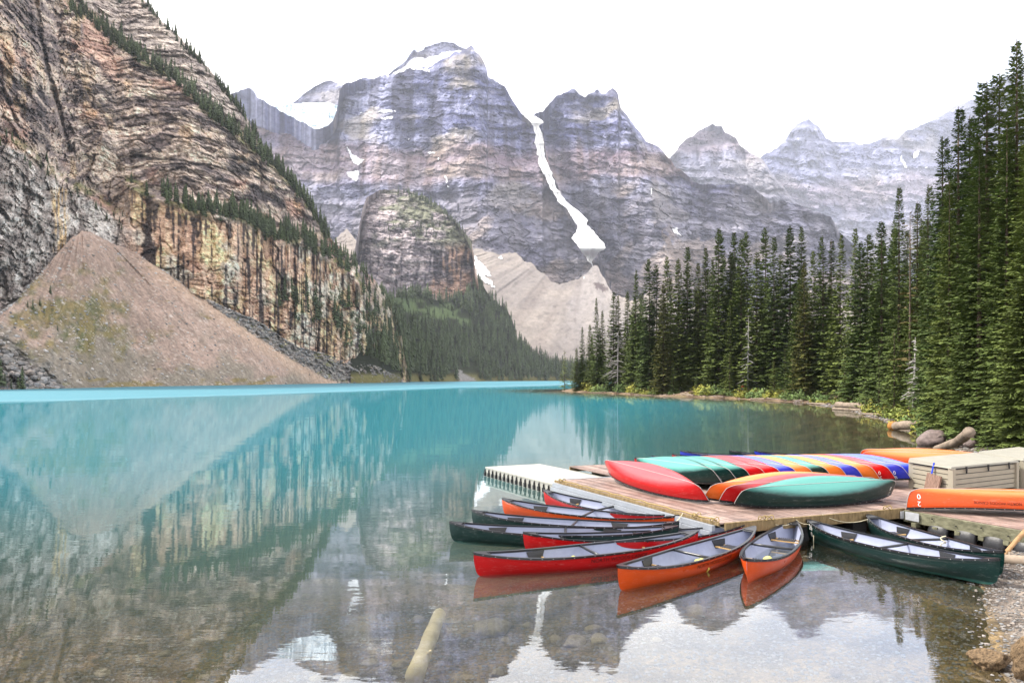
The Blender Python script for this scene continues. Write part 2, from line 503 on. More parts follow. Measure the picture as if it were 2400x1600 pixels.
def cliff_disp(X, Y, z, px, py, K):
    X = Uc(px)
    c = cliff_c(X, z)
    lower0 = sm(0, 25, py - B_line(px)) * sm(290, 320, px)
    d = (5.5 * stair(c, 23.0, 0.7, 4) + 1.5 * stair(c, 7.4, 0.66, 9) + 0.75 * stair(c, 3.1, 0.6, 13)) * (1 - 0.75 * lower0)
    d += 15 * fbm(X / 60, z / 110, o=3, s=2) + 4.2 * fbm(X / 20, z / 44, o=4, s=6, g=0.55) * sm(-20, 30, py - A_line(px))
    (b1, e1, r1), (b2, e2, r2) = blocks(X, c)
    d += 6.0 * (r1 - 0.5) + 3.2 * (r2 - 0.5) + 2.2 * sm(0.14, 0.0, e1) + 1.1 * sm(0.2, 0.0, e2)
    d += 2.6 * fbm(X / 5.5, z / 4.2, o=4, s=9, g=0.62)
    q7 = c / 7.4; q3 = c / 3.1
    d += (1.3 * ((q7 - np.floor(q7)) < 0.16) * (vnoise(X / 14, c / 7.4, s=19) > -0.35) + 0.6 * ((q3 - np.floor(q3)) < 0.3) * (vnoise(X / 7, c / 3.1, s=20) > 0.0)) * (1 - 0.5 * lower0)
    cr = np.minimum(seg_dist(px, py, crack), seg_dist(px, py, crack2) + 3)
    d += 9 * sm(8, 0, cr + 6 * fbm(px / 14, py / 14, o=3, s=4))
    lower = sm(0, 25, py - B_line(px)) * sm(290, 320, px)
    d += lower * 4.0 * vnoise(X / 6, z / 34, s=15)
    d -= 14 * sm(60, 0, np.abs(px - (crack[1][0] + (py) * 0.2) - 90)) * sm(420, 300, py)
    return d

def cliff_col(X, Y, z, px, py, K):
    X = Uc(px)
    c = cliff_c(X, z)
    (b1, e1, h1), (b2, e2, h2) = blocks(X, c)
    sb = np.floor(c / 3.3 + 0.5 * vnoise(X / 9, z / 9, s=3)).astype(int); h3 = hash1(sb * 31 + np.floor(X / 30 + 5 * hash1(sb)).astype(int), 12)
    tone = 0.45 * fbm(X / 30, z / 20, o=5, s=41, g=0.6) + 0.28 * (h1 - 0.5) + 0.36 * (h2 - 0.5) + 0.62 * (h3 - 0.5)
    base = mixv(lin(206, 184, 166), lin(122, 108, 104), sm(-0.35, 0.35, tone))
    base = mixv(base, lin(202, 150, 124), sm(0.1, 0.5, fbm(X / 34, z / 22, o=3, s=43)) * 0.42)
    base = mixv(base, lin(216, 178, 124), sm(0.3, 0.6, fbm(X / 18, z / 26, o=3, s=44)) * 0.3)
    # dark varnish and lichen
    dk = sm(0.10, 0.50, fbm(X / 22, z / 11, o=5, s=45, g=0.65) + 0.22 * sm(360, 560, px) * sm(560, 420, py))
    base = mixv(base, lin(66, 60, 62), dk * 0.85)
    # grey slope above the upper tree line
    up = sm(6, 26, A_line(px) - py) * sm(150, 190, px)
    gs = mixv(lin(184, 170, 158), lin(128, 116, 110), sm(-0.4, 0.4, fbm(X / 6, z / 4, o=3, s=47) + 0.5 * (h2 - 0.5)))
    base = mixv(base, gs, up * 0.9)
    # lower wall: ochre and black water streaks
    low = sm(6, 22, py - B_line(px) + 6 * vnoise(px / 20, py / 20, s=5)) * sm(285, 325, px + 10 * vnoise(py / 30, px / 30, s=2))
    oc = mixv(lin(216, 184, 144), lin(196, 162, 138), sm(-0.3, 0.4, fbm(X / 14, z / 24, o=3, s=48)))
    oc = mixv(oc, lin(206, 190, 172), sm(0.1, 0.55, fbm(X / 20, z / 16, o=3, s=49) + sm(560, 800, px) * 0.2))
    oc = mixv(oc, lin(150, 116, 98), sm(0.0, 0.25, h2 - 0.72) * 0.8)
    st = vnoise(X / 1.5, z / 26, s=50) * 0.5 + 0.4 * vnoise(X / 3.6, z / 40, s=52) + 0.34 * fbm(X / 9, z / 16, o=4, s=51) + 0.3 * fbm(X / 1.6, z / 3.4, o=2, s=53)
    oc = mixv(oc, lin(54, 48, 50), sm(0.02, 0.26, st + 0.16 * sm(60, 0, py - B_line(px))) * 0.92)
    base = mixv(base, oc, low)
    # grey wall on the left below the bench, with an ochre rib
    dC = py - np.interp(px, [p[0] for p in bandC], [p[1] for p in bandC])
    lw = sm(8, 26, dC) * sm(330, 270, px)
    gw = mixv(lin(196, 186, 177), lin(140, 128, 120), sm(-0.4, 0.4, fbm(X / 9, z / 12, o=4, s=55) + 0.5 * (h2 - 0.5)))
    gw = mixv(gw, lin(64, 56, 54), sm(0.1, 0.4, fbm(X / 7, z / 7, o=4, s=56, g=0.6) + sm(505, 560, py) * 0.28) * 0.55)
    gw = mixv(gw, lin(206, 170, 118), sm(22, 10, np.abs(px - 138 - (py - 440) * 0.06) + 5 * vnoise(px / 9, py / 14, s=6)) * sm(430, 450, py) * 0.75 * sm(-0.35, 0.25, vnoise(X / 1.8, z / 14, s=57) + 0.4 * fbm(X / 4, z / 5, o=2, s=62)))
    base = mixv(base, gw, lw)
    # grass on the benches and ledges
    gr = np.maximum(sm(26, 6, np.abs(py - A_line(px))) * (px > 150) * (px < 790), sm(24, 6, np.abs(py - B_line(px) + 3)) * (px > 290))
    gr = np.maximum(gr, sm(22, 4, np.abs(dC)) * (px < 290) * 0.8)
    gr = np.maximum(gr, sm(700, 860, px) * sm(620, 760, py) * 0.6)
    gr = np.maximum(gr, 1.4 * sm(905, 935, px))
    gr = gr * sm(-0.25, 0.2, fbm(X / 7, z / 6, o=3, s=58)) + sm(0.9, 1.4, K) * 0.3 * sm(0.0, 0.4, fbm(X / 18, z / 12, o=3, s=59))
    base = mixv(base, mixv(lin(92, 96, 50), lin(120, 108, 72), sm(-0.3, 0.3, fbm(X / 4, z / 3, o=2, s=60))), np.clip(gr, 0, 1) * 0.85)
    cr = np.minimum(seg_dist(px, py, crack), seg_dist(px, py, crack2) + 2)
    base = mixv(base, lin(78, 70, 70), sm(12, 0, cr + 9 * fbm(px / 12, py / 12, o=3, s=4)) * 0.35)
    base = base * (0.95 + 0.6 * fbm(X / 2.4, z / 1.5, o=3, s=78, g=0.65))[..., None]
    return np.clip(base * 1.14 * np.array([0.96, 1.0, 1.03]), 0.012, 0.66)

m_cliff = attr_rock('cliff_rock', 0.42, 0.5, 1.55, 0.9, 1.6, vscale=(1, 1, 2.4))
cliff = Relief('cliff', -420, 962, 2.3, cliff_top, cliff_bot, 360, cliffYb, cliff_k, m_cliff, cliff_col, cliff_disp, jag=5.0, jagw=10, back=260, label='steep layered tan and grey cliff rising from the lake')

# --- wooded slope at the far end
wood_top = pl([(820, 800), (840, 760), (870, 700), (918, 700), (945, 692), (982, 690), (1040, 708), (1090, 690), (1122, 655), (1152, 700), (1183, 722), (1200, 745), (1212, 800), (1244, 828), (1278, 842), (1312, 855), (1346, 858), (1500, 862), (1700, 866)])
def wood_col(X, Y, Z, px, py, K):
    b = mixv(lin(66, 74, 48), lin(48, 56, 38), sm(-0.3, 0.3, fbm(X / 40, Z / 20, o=3, s=3)))
    b = mixv(b, lin(126, 146, 96), sm(-0.1, 0.35, fbm(px / 34, py / 16, o=3, s=6) + 0.9 - np.hypot((px - 1010) / 95, (py - 715 - (px - 950) * 0.25) / 26)))
    b = mixv(b, lin(152, 146, 92), sm(868, 884, py) * 0.9)
    b = mixv(b, lin(120, 140, 80), sm(22, 4, np.hypot((px - 900) / 3.4, (py - 830 - (px - 900) * 0.42))) * 0.8)
    wh = inpoly(px + 4 * vnoise(px / 5, py / 5, s=2), py, [(1072, 862), (1085, 872), (1120, 893), (1076, 895)])
    b = mixv(b, lin(190, 184, 178), wh * 1.0)
    return b * 0.4
m_wood = attr_rock('forest_floor', 0.25, 0.7, 1.3, 0.6, 1.5)
woodslope = Relief('hillside', 822, 1700, 4.0, wood_top, lambda p: shore(p) + 0.4, 90, shoreY, lambda X, Y, z, px, py: 1.5 + 0 * X, m_wood, wood_col, lambda X, Y, Z, px, py, K: 14 * fbm(X / 70, Z / 40, o=3, s=5), jag=3, back=300, label='wooded slope at the far end of the lake')

# --- scree fans below the peaks
fan_top = pl([(740, 640), (790, 560), (812, 540), (835, 560), (850, 600), (900, 640), (1000, 640), (1080, 596), (1109, 588), (1173, 600), (1204, 597), (1248, 616), (1264, 640), (1291, 652), (1323, 664), (1345, 664), (1362, 645), (1380, 628), (1392, 618), (1402, 628), (1412, 648), (1440, 684), (1480, 705), (1530, 690), (1600, 715), (1680, 730), (1800, 735), (2000, 720), (2400, 700)])
def fan_col(X, Y, Z, px, py, K):
    b = mixv(lin(198, 186, 176), lin(178, 168, 162), sm(-0.4, 0.4, fbm(X / 160, Z / 60, o=4, s=3)))
    b = mixv(b, lin(206, 200, 200), sm(-14, 10, 16 + (py - 622) * 0.42 - np.abs(px - 1392 - (py - 640) * 0.12) + 26 * fbm(px / 40, py / 120, o=4, s=17)) * sm(860, 700, py) * 0.38)
    b = mixv(b, lin(150, 132, 124), sm(0.1, 0.5, fbm((px - 1390) / np.maximum(py - 520, 30) * 9, py / 200, o=3, s=7)) * 0.22)
    b = mixv(b, lin(120, 112, 112), sm(0.55, 0.75, vnoise(X / 9, Z / 6, s=9)) * 0.35)
    rk = inpoly(px + 5 * vnoise(px / 6, py / 6, s=2), py + 4 * vnoise(px / 6, py / 6, s=3), [(1388, 662), (1400, 660), (1425, 672), (1428, 682), (1410, 683), (1395, 674)])
    b = mixv(b, lin(120, 104, 104), rk * 0.9)
    return b * 0.47
m_fan = attr_rock('scree', 0.09, 0.80, 1.2, 0.3, 3)
fan = Relief('scree_fan', 740, 2400, 3.0, fan_top, lambda p: np.where(p < 960, 760.0, 886.0), 110, lambda p: np.where(p < 960, 1360.0, 1690.0), lambda X, Y, z, px, py: np.where(px < 960, 1.5, 1.0) + 0 * X, m_fan, fan_col, lambda X, Y, Z, px, py, K: 6 * fbm((px - 1390) / np.maximum(py - 520, 30) * 6, py / 220, o=2, s=4) + 3 * fbm(X / 60, Z / 30, o=4, s=5, g=0.5), jag=16, jagw=22, back=120, label='pale scree fan below the peaks')

# --- rounded rock knoll
knoll_top = pl([(820, 640), (828, 600), (840, 540), (850, 490), (860, 462), (884, 447), (920, 442), (955, 448), (995, 462), (1030, 483), (1058, 511), (1094, 550), (1105, 570), (1110, 594), (1113, 633), (1121, 665), (1126, 710), (1130, 742)])
knoll_bot = pl([(820, 660), (850, 640), (884, 662), (916, 690), (940, 730), (1150, 745)])
def knoll_c(X, z, py): return z - 0.10 * np.abs(X + 150) + 14 * fbm(X / 120, z / 70, o=3, s=5)
def knoll_k(X, Y, z, px, py):
    return 0.2 + 0.75 * sm(590, 545, py - 0.05 * (px - 900))
def knoll_disp(X, Y, z, px, py, K):
    c = knoll_c(X, z, py); bi = np.floor(c / 9.0).astype(int)
    (b1, e1, r1), (b2, e2, r2) = worley(X / 26 + 0.3 * fbm(X / 15, c / 12, o=2, s=3), c / 11, 71), worley(X / 9.5, c / 4.6 + 0.3 * fbm(X / 8, c / 8, o=2, s=4), 81)
    return (9 * (r1 - .5) + 4 * (r2 - .5) + 3 * sm(0.14, 0, e1) + 1.0 * sm(0.2, 0, e2) + 9 * stair(c, 38.0, 0.7, 4) + 2.5 * stair(c, 15.0, 0.66, 6) + 60 * (np.abs(px - 985) / 130) ** 2.2 + 16 * fbm(X / 60, z / 120, o=3, s=6) + 9 * ridged(X / 26, z / 60, o=3, s=8) + 6 * (hash1(bi * 31 + np.floor(X / 24 + 5 * hash1(bi)).astype(int), 3) - .5) + 9 * fbm(X / 14, z / 11, o=4, s=2, g=0.62))
def knoll_col(X, Y, z, px, py, K):
    c = knoll_c(X, z, py); bi = np.floor(c / 6.0).astype(int)
    (b2, e2, r2) = worley(X / 9.5, c / 4.6 + 0.3 * fbm(X / 8, c / 8, o=2, s=4), 81)
    t = 0.5 * (r2 - .5) + 0.45 * fbm(X / 50, z / 30, o=4, s=31) + 0.5 * (hash1(bi * 7 + np.floor(X / 30).astype(int), 2) - .5)
    b = mixv(lin(178, 166, 166), lin(112, 104, 110), sm(-0.3, 0.3, t))
    st = 0.5 * vnoise(X / 4.5, z / 50, s=33) + 0.4 * vnoise(X / 11, z / 70, s=38) + 0.5 * fbm(X / 22, z / 34, o=4, s=34, g=0.6)
    w = sm(560, 590, py)
    b = mixv(b, lin(186, 150, 124), w * sm(-0.1, 0.4, fbm(X / 40, z / 60, o=3, s=35) + (px - 1020) / 160) * 0.75)
    b = mixv(b, lin(62, 58, 66), w * sm(-0.02, 0.32, st) * sm(700, 650, py) * 0.85)
    gr = sm(595, 555, py) * sm(-0.15, 0.35, fbm(X / 40, z / 24, o=4, s=36) + (px - 960) / 260)
    b = mixv(b, lin(98, 104, 76), gr * 0.8)
    b = b * (0.96 + 0.6 * fbm(X / 8, z / 5, o=3, s=3, g=0.65))[..., None]
    return np.clip(b, 0.01, 1) * 0.9
m_knoll = attr_rock('knoll_rock', 0.12, 0.6, 1.4, 0.8, 5, vscale=(1, 1, 2))
knoll = Relief('rock_knoll', 822, 1130, 2.4, knoll_top, knoll_bot, 150, lambda p: 1400 + 0 * p, knoll_k, m_knoll, knoll_col, knoll_disp, jag=4, back=250, label='rounded dark rock knoll in front of the peaks')

# --- the peaks
def peak_funcs(scale, tilt, seed, red=(330, 430), warp=1.0, tint=None, dark=1.0, flut=1.0):
    S = scale
    def cc(X, z): return z + tilt * X + S * 0.45 * warp * fbm(X / (S * 6), z / (S * 4), o=3, s=seed)
    def kf(X, Y, z, px, py):
        return 0.55 + 0 * X
    def blk(X, c):
        wu = X + S * 0.12 * fbm(X / (S * 0.4), c / (S * 0.4), o=3, s=seed + 31); wc = c + S * 0.08 * fbm(X / (S * 0.3), c / (S * 0.3), o=3, s=seed + 32)
        return worley(wu / (S * 0.62), wc / (S * 0.26), seed + 41), worley(wu / (S * 0.21), wc / (S * 0.10), seed + 51)
    def df(X, Y, z, px, py, K):
        c = cc(X, z); bi = np.floor(c / (S * 0.27)).astype(int)
        d = S * (0.28 * stair(c, S, 0.68, seed) + 0.09 * stair(c, S * 0.37, 0.64, seed + 1) + 0.018 * stair(c, S * 0.13, 0.6, seed + 2))
        d = d + flut * S * (0.85 * ridged(X / (S * 4.2) + 0.3 * vnoise(z / (S * 3), X / (S * 9), s=seed), z / (S * 9), o=3, s=seed + 2) + 0.42 * ridged(X / (S * 1.3), z / (S * 2.0), o=3, s=seed + 3))
        (b1, e1, r1), (b2, e2, r2) = blk(X, c)
        d = d + S * (0.30 * (r1 - .5) + 0.07 * (r2 - .5) + 0.07 * sm(0.14, 0, e1) + 0.02 * sm(0.2, 0, e2))
        return d + S * 0.24 * fbm(X / (S * 0.5), z / (S * 0.4), o=5, s=seed + 4, g=0.6)
    def cf(X, Y, z, px, py, K):
        c = cc(X, z); bi = np.floor(c / (S * 0.27)).astype(int); b2 = np.floor(c / (S * 0.11)).astype(int)
        (b1, e1, r1), (b2, e2, r2) = blk(X, c)
        t = 0.26 * (r1 - .5) + 0.16 * (r2 - .5) + 0.5 * fbm(X / (S * 3), z / (S * 2), o=4, s=seed + 5) + 0.34 * (hash1(bi, seed + 6) - .5) + 0.3 * (hash1(b2 * 17 + np.floor(X / (S * 1.2)).astype(int), seed) - .5)
        b = mixv(lin(188, 187, 212), lin(100, 102, 140), sm(-0.35, 0.35, t))
        st = vnoise(X / (S * 0.28), z / (S * 2.6), s=seed + 7) + 0.5 * fbm(X / (S * 0.9), z / (S * 4), o=3, s=seed + 8)
        b = mixv(b, lin(78, 76, 96), sm(0.2, 0.6, st + 0.25 * fbm(X / (S * 5), z / (S * 3), o=2, s=seed + 14)) * 0.75 * dark)
        st2 = vnoise(X / (S * 0.11), z / (S * 1.1), s=seed + 21) + 0.6 * fbm(X / (S * 0.5), z / (S * 0.5), o=3, s=seed + 22)
        b = mixv(b, lin(84, 84, 104), sm(0.25, 0.75, st2) * 0.6 * dark)
        b = mixv(b, lin(206, 190, 160), sm(0.15, 0.5, fbm(X / (S * 2.2), z / (S * 1.4), o=3, s=seed + 9)) * 0.5)
        pw = py + 34 * fbm(px / 120, py / 90, o=3, s=seed + 10) + 8 * vnoise(px / 20, py / 40, s=seed + 16)
        rb = sm(red[0] - 26, red[0] + 8, pw) * sm(red[1] + 30, red[1] - 8, pw)
        b = mixv(b, mixv(lin(164, 132, 122), lin(186, 158, 142), sm(-.3, .3, fbm(X / (S * 1.6), z / (S * 0.5), o=3, s=seed + 11))), rb * 0.58)
        lo = sm(red[1] - 10, red[1] + 70, pw)
        b = mixv(b, mixv(lin(112, 106, 116), lin(160, 152, 156), sm(-.35, .35, fbm(X / (S * 1.2), z / (S * 0.6), o=4, s=seed + 12, g=0.6))), lo * 0.7)
        b = mixv(b, lin(178, 160, 150), sm(0.16, 0.42, fbm(X / (S * 1.4) + 0.3 * py / 40, z / (S * 1.8), o=4, s=seed + 13) + sm(red[1], 640, py) * 0.14) * lo * 0.75)
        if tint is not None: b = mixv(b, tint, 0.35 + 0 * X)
        b = b * (0.99 + 0.34 * fbm(X / (S * 0.16), z / (S * 0.09), o=3, s=seed + 15, g=0.6))[..., None]
        return np.clip(b * 0.66 * np.array([0.96, 1.0, 1.05]), 0.008, 0.7)
    return kf, df, cf

m_peak = attr_rock('peak_rock', 0.035, 0.64, 1.36, 0.7, 16, vscale=(1, 1, 2.2))
c_top = pl([(380, 300), (480, 240), (520, 228), (548, 220), (564, 210), (581, 205), (595, 214), (605, 230), (631, 244), (645, 254), (666, 263), (685, 276), (710, 288), (735, 304), (752, 303), (770, 296), (780, 282), (790, 255), (796, 215), (803, 201), (817, 193), (836, 187), (876, 182), (912, 174), (935, 164), (960, 160), (1000, 162), (1020, 148), (1050, 132), (1075, 122), (1090, 114), (1097, 112), (1105, 108), (1110, 112), (1112, 120), (1129, 135), (1137, 153), (1142, 165), (1144, 181), (1165, 191), (1184, 202), (1196, 226), (1212, 250), (1228, 272), (1240, 278), (1256, 276), (1272, 290), (1276, 330), (1290, 400), (1330, 480), (1390, 560), (1430, 660)])
kf, df, cf = peak_funcs(88, 0.06, 3, (345, 420), flut=0.62)
def c_col(X, Y, z, px, py, K):
    b = cf(X, Y, z, px, py, K)
    r = sm(1, 14, py - pl([(540, 250), (640, 262), (700, 290), (760, 320)])(px)) * sm(90, 40, py - 262 - (px - 600) * 0.3) * sm(760, 700, px)
    return mixv(b, lin(150, 112, 104) * 0.42, np.clip(r, 0, 1) * 0.6 * sm(-.4, .2, fbm(X / 100, z / 50, o=3, s=8)))
def c_disp(X, Y, z, px, py, K):
    # the big buttress under the summit stands forward of the wings
    return df(X, Y, z, px, py, K) + 120 * (np.abs(px - 1110) / 420) ** 1.3 - 90 * sm(90, 10, np.abs(px - 1090 - (py - 200) * 0.12)) - 70 * sm(70, 10, np.abs(px - 900 - (py - 300) * 0.1))
central = Relief('mountain', 400, 1430, 2.4, c_top, lambda p: 700.0 + 0 * p, 250, lambda p: 2150 + 0 * p, kf, m_peak, c_col, c_disp, jag=6, back=500, foot=False, label='tall grey peak with red rock bands and a hanging glacier')

p2_top = pl([(1180, 420), (1225, 300), (1240, 276), (1248, 270), (1272, 260), (1279, 250), (1301, 231), (1322, 217), (1341, 209), (1357, 217), (1370, 229), (1386, 220), (1400, 213), (1416, 217), (1435, 209), (1448, 217), (1452, 239), (1456, 252), (1472, 271), (1488, 295), (1515, 330), (1542, 343), (1569, 370), (1585, 392), (1606, 410), (1638, 432), (1686, 432), (1735, 432), (1767, 442), (1783, 459), (1804, 474), (1826, 469), (1852, 475), (1890, 488), (1922, 501), (1949, 512), (1965, 545), (2010, 585), (2060, 640), (2110, 690)])
kf2, df2, cf2 = peak_funcs(84, 0.16, 23, (345, 415))
def p2_col(X, Y, z, px, py, K):
    b = cf2(X, Y, z, px, py, K)
    sc = inpoly(px + 8 * vnoise(px / 14, py / 14, s=2), py + 6 * vnoise(px / 14, py / 14, s=3), [(1548, 530), (1560, 545), (1580, 575), (1600, 600), (1660, 640), (1700, 700), (1560, 700), (1565, 640), (1570, 600)])
    return mixv(b, lin(186, 168, 158) * 0.42, sc * 0.85)
def p2_disp(X, Y, z, px, py, K): return df2(X, Y, z, px, py, K) - 130 * sm(60, 5, np.abs(px - 1450 - (py - 220) * 0.28)) + 120 * sm(70, 0, np.abs(px - 1262 - (py - 270) * 0.42))
peak2 = Relief('mountain', 1180, 2112, 2.4, p2_top, lambda p: 735.0 + 0 * p, 230, lambda p: 2230 + 0 * p, kf2, m_peak, p2_col, p2_disp, jag=6, back=500, foot=False, label='flat topped grey peak right of the snow gully with a dark spur')

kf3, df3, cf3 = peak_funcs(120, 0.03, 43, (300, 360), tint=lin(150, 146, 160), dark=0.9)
p3_top = pl([(1440, 520), (1540, 400), (1571, 368), (1590, 346), (1606, 330), (1627, 314), (1649, 300), (1670, 291), (1692, 295), (1700, 311), (1724, 322), (1735, 341), (1756, 357), (1772, 365), (1790, 380), (1830, 430), (1900, 520), (1960, 600)])
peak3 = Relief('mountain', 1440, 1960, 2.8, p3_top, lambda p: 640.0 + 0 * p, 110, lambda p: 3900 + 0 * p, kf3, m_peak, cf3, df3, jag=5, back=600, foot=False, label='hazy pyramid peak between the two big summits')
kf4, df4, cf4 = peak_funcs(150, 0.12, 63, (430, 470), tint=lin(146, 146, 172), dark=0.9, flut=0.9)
p4_top = pl([(1700, 470), (1750, 400), (1777, 376), (1794, 362), (1820, 346), (1836, 335), (1852, 309), (1869, 292), (1895, 279), (1903, 284), (1922, 303), (1935, 325), (1954, 335), (1997, 335), (2019, 340), (2045, 333), (2077, 322), (2104, 326), (2120, 311), (2158, 295), (2185, 282), (2238, 250), (2265, 242), (2300, 225), (2345, 190), (2400, 160), (2500, 130), (2700, 110)])
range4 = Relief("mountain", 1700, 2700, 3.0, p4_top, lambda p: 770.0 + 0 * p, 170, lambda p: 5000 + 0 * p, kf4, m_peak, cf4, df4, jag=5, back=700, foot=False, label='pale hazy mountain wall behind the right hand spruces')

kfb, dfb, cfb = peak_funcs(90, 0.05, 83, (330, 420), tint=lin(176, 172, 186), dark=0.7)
cap_top = pl([(890, 200), (912, 172), (920, 165), (939, 153), (951, 143), (959, 130), (971, 117), (979, 121), (993, 119), (995, 112), (1018, 103), (1044, 97), (1058, 100), (1070, 106), (1090, 113), (1110, 135), (1130, 200)])
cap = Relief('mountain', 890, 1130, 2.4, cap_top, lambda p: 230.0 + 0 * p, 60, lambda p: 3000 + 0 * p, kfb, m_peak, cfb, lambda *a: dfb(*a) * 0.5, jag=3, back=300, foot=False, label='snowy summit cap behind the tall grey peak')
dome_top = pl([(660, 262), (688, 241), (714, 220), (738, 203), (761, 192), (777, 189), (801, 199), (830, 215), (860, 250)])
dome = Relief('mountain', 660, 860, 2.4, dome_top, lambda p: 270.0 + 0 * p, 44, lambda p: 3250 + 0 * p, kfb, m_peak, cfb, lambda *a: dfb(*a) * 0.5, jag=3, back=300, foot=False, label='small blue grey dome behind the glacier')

# --- snow and ice
m_snow = plain('snow', (0.86, 0.87, 0.9), 0.7, 0.2, 0.05, 0.02)
m_ice = plain('glacier_ice', (0.70, 0.80, 0.86), 0.6, 0.3, 0.10, 0.012)
gl_top = pl([(610, 262), (645, 250), (690, 243), (770, 241), (800, 250), (830, 262)])
glac = Relief('glacier', 610, 830, 2.4, gl_top, lambda p: 330.0 + 0 * p, 50, lambda p: 2700 + 0 * p, lambda X, Y, z, px, py: 1.2 + 0.6 * np.sign(vnoise(z / 26, X / 200, s=2)), m_ice, lambda X, Y, Z, px, py, K: np.ones(X.shape + (3,)) * 0.8, lambda X, Y, Z, px, py, K: 22 * ridged(X / 40, Z / 40, o=3, s=3), jag=2, back=200, foot=False, label='pale blue hanging glacier beside the tall grey peak')
central.patch('snow', [[(690, 282), (712, 288), (745, 296), (768, 302), (745, 299), (712, 292)], [(754, 262), (760, 270), (775, 285), (788, 301), (778, 296), (760, 284), (748, 270)],
    [(808, 336), (818, 346), (830, 362), (845, 371), (862, 372), (848, 381), (838, 390), (824, 378)], [(811, 402), (840, 399), (844, 404), (838, 425), (825, 421), (813, 411)],
    [(878, 263), (905, 255), (927, 257), (930, 263), (900, 267)], [(883, 275), (920, 272), (926, 278), (900, 281)], [(1000, 357), (1020, 356), (1025, 361), (1003, 362)], [(1024, 366), (1030, 368), (1029, 378), (1025, 376)],
    [(840, 264), (870, 262), (872, 266), (845, 268)], [(1040, 412), (1046, 412), (1053, 440), (1048, 440)], [(932, 314), (960, 325), (962, 330), (940, 321)],
    [(912, 174), (935, 162), (962, 158), (948, 168), (925, 177)], [(958, 156), (1003, 160), (1012, 168), (1000, 170), (985, 164), (960, 164)]], m_snow, 5, 3, label='snow patches on the ledges of the tall grey peak')
cap.patch('snow', [[(935, 166), (951, 150), (962, 140), (971, 133), (985, 135), (1000, 134), (1015, 130), (1035, 124), (1060, 119), (1090, 112), (1100, 125), (1075, 140), (1050, 150), (1010, 175), (985, 180), (940, 180)]], m_snow, 6, 3, label='white snowfield below the summit cap')
peak2.patch('snow', [[(1572, 533), (1589, 532), (1590, 544), (1602, 556), (1592, 552), (1578, 545)], [(1400, 385), (1406, 400), (1409, 408), (1404, 402)], [(1524, 440), (1530, 440), (1528, 462), (1525, 462)]], m_snow, 5, 2, label='small snow patches on the dark spur')
range4.patch('snow', [[(2105, 358), (2113, 362), (2128, 392), (2122, 400), (2110, 380)], [(2140, 355), (2160, 350), (2150, 370), (2138, 372)], [(2075, 372), (2080, 366), (2074, 385)], [(2160, 392), (2178, 388), (2172, 398)]], m_snow, 8, 2.5, label='snow streaks on the pale mountain wall')
peak3.patch('snow', [[(1660, 352), (1705, 350), (1706, 354), (1662, 356)], [(1640, 353), (1652, 353), (1650, 356)]], m_snow, 8, 1.5, label='thin snow ledge on the pyramid peak')

# couloir: a tongue of old snow between two peaks, laid on its own smooth bed in front of both walls
cl_l = pl([(272, 1226), (280, 1240), (294, 1248), (317, 1256), (337, 1254), (377, 1263), (396, 1267), (432, 1287), (472, 1307), (491, 1331), (531, 1353), (545, 1350), (558, 1341), (570, 1350), (582, 1358), (614, 1382), (628, 1388)])
cl_r = pl([(272, 1256), (281, 1271), (288, 1273), (294, 1264), (325, 1273), (357, 1276), (392, 1287), (436, 1303), (472, 1327), (491, 1350), (515, 1376), (527, 1374), (547, 1394), (570, 1414), (582, 1420), (598, 1398), (614, 1390), (628, 1391)])
rows_ = np.arange(272, 629, 2.0); us_ = np.linspace(0, 1, 22)
PYc = np.repeat(rows_[:, None], 22, 1)
wl = cl_l(rows_) + 4 * fbm(rows_ / 9, rows_ * 0, o=3, s=3); wr = cl_r(rows_) + 4 * fbm(rows_ / 9, rows_ * 0 + 5, o=3, s=4)
PXc = wl[:, None] + (np.maximum(wr, wl + 2) - wl)[:, None] * us_[None]
def couY(px, py):
    a = min(central.look(px, py).y if px < 1428 else 9e9, peak2.look(px, py).y)
    return a
Yraw = np.array([[couY(PXc[i, j], PYc[i, j]) for j in range(22)] for i in range(len(rows_))])
Ymn = np.minimum(Yraw.min(1), 1e6)
for _ in range(3):
    Ymn = np.minimum(Ymn, np.convolve(np.pad(Ymn, 3, 'edge'), np.ones(7) / 7, 'valid'))
Yc = Ymn[:, None] - 6 - 10 * np.sin(us_[None] * np.pi) * np.maximum(0, vnoise(us_[None] * 3 + PYc / 90, PYc / 40, s=3))
gl = np.abs(us_[None] - 0.5 - 0.12 * vnoise(PYc / 40, PYc * 0, s=8))
Yc = Yc + 9 * sm(0.09, 0.0, gl)
Pc = np.stack([(PXc - 1200) / F * Yc, Yc, CAMH + (HZ - PYc) / F * Yc], -1)
cc_ = np.ones(Pc.shape) * 0.84
cc_ = mixv(cc_, np.array([0.45, 0.42, 0.40]), sm(0.07, 0.01, gl) * sm(330, 420, PYc) * sm(590, 560, PYc) * 0.6)
cc_ = mixv(cc_, np.array([0.55, 0.52, 0.50]), sm(0.1, 0.5, fbm(PXc / 10, PYc / 30, o=3, s=6)) * 0.4)
m_dirty, nt_, b_ = new_mat('old_snow')
a_ = nd(nt_, 'ShaderNodeAttribute', attribute_name='Col'); nt_.links.new(a_.outputs['Color'], b_.inputs['Base Color']); b_.inputs['Roughness'].default_value = 0.8
link_c = link('snow', raw_mesh('snow', Pc.reshape(-1, 3), grid_faces(*Pc.shape[:2], flip=True), 4, cc_.reshape(-1, 3), True), None, m_dirty)
tag(link_c, 'long white snow tongue in the gully between two peaks', None, None, 'stuff')
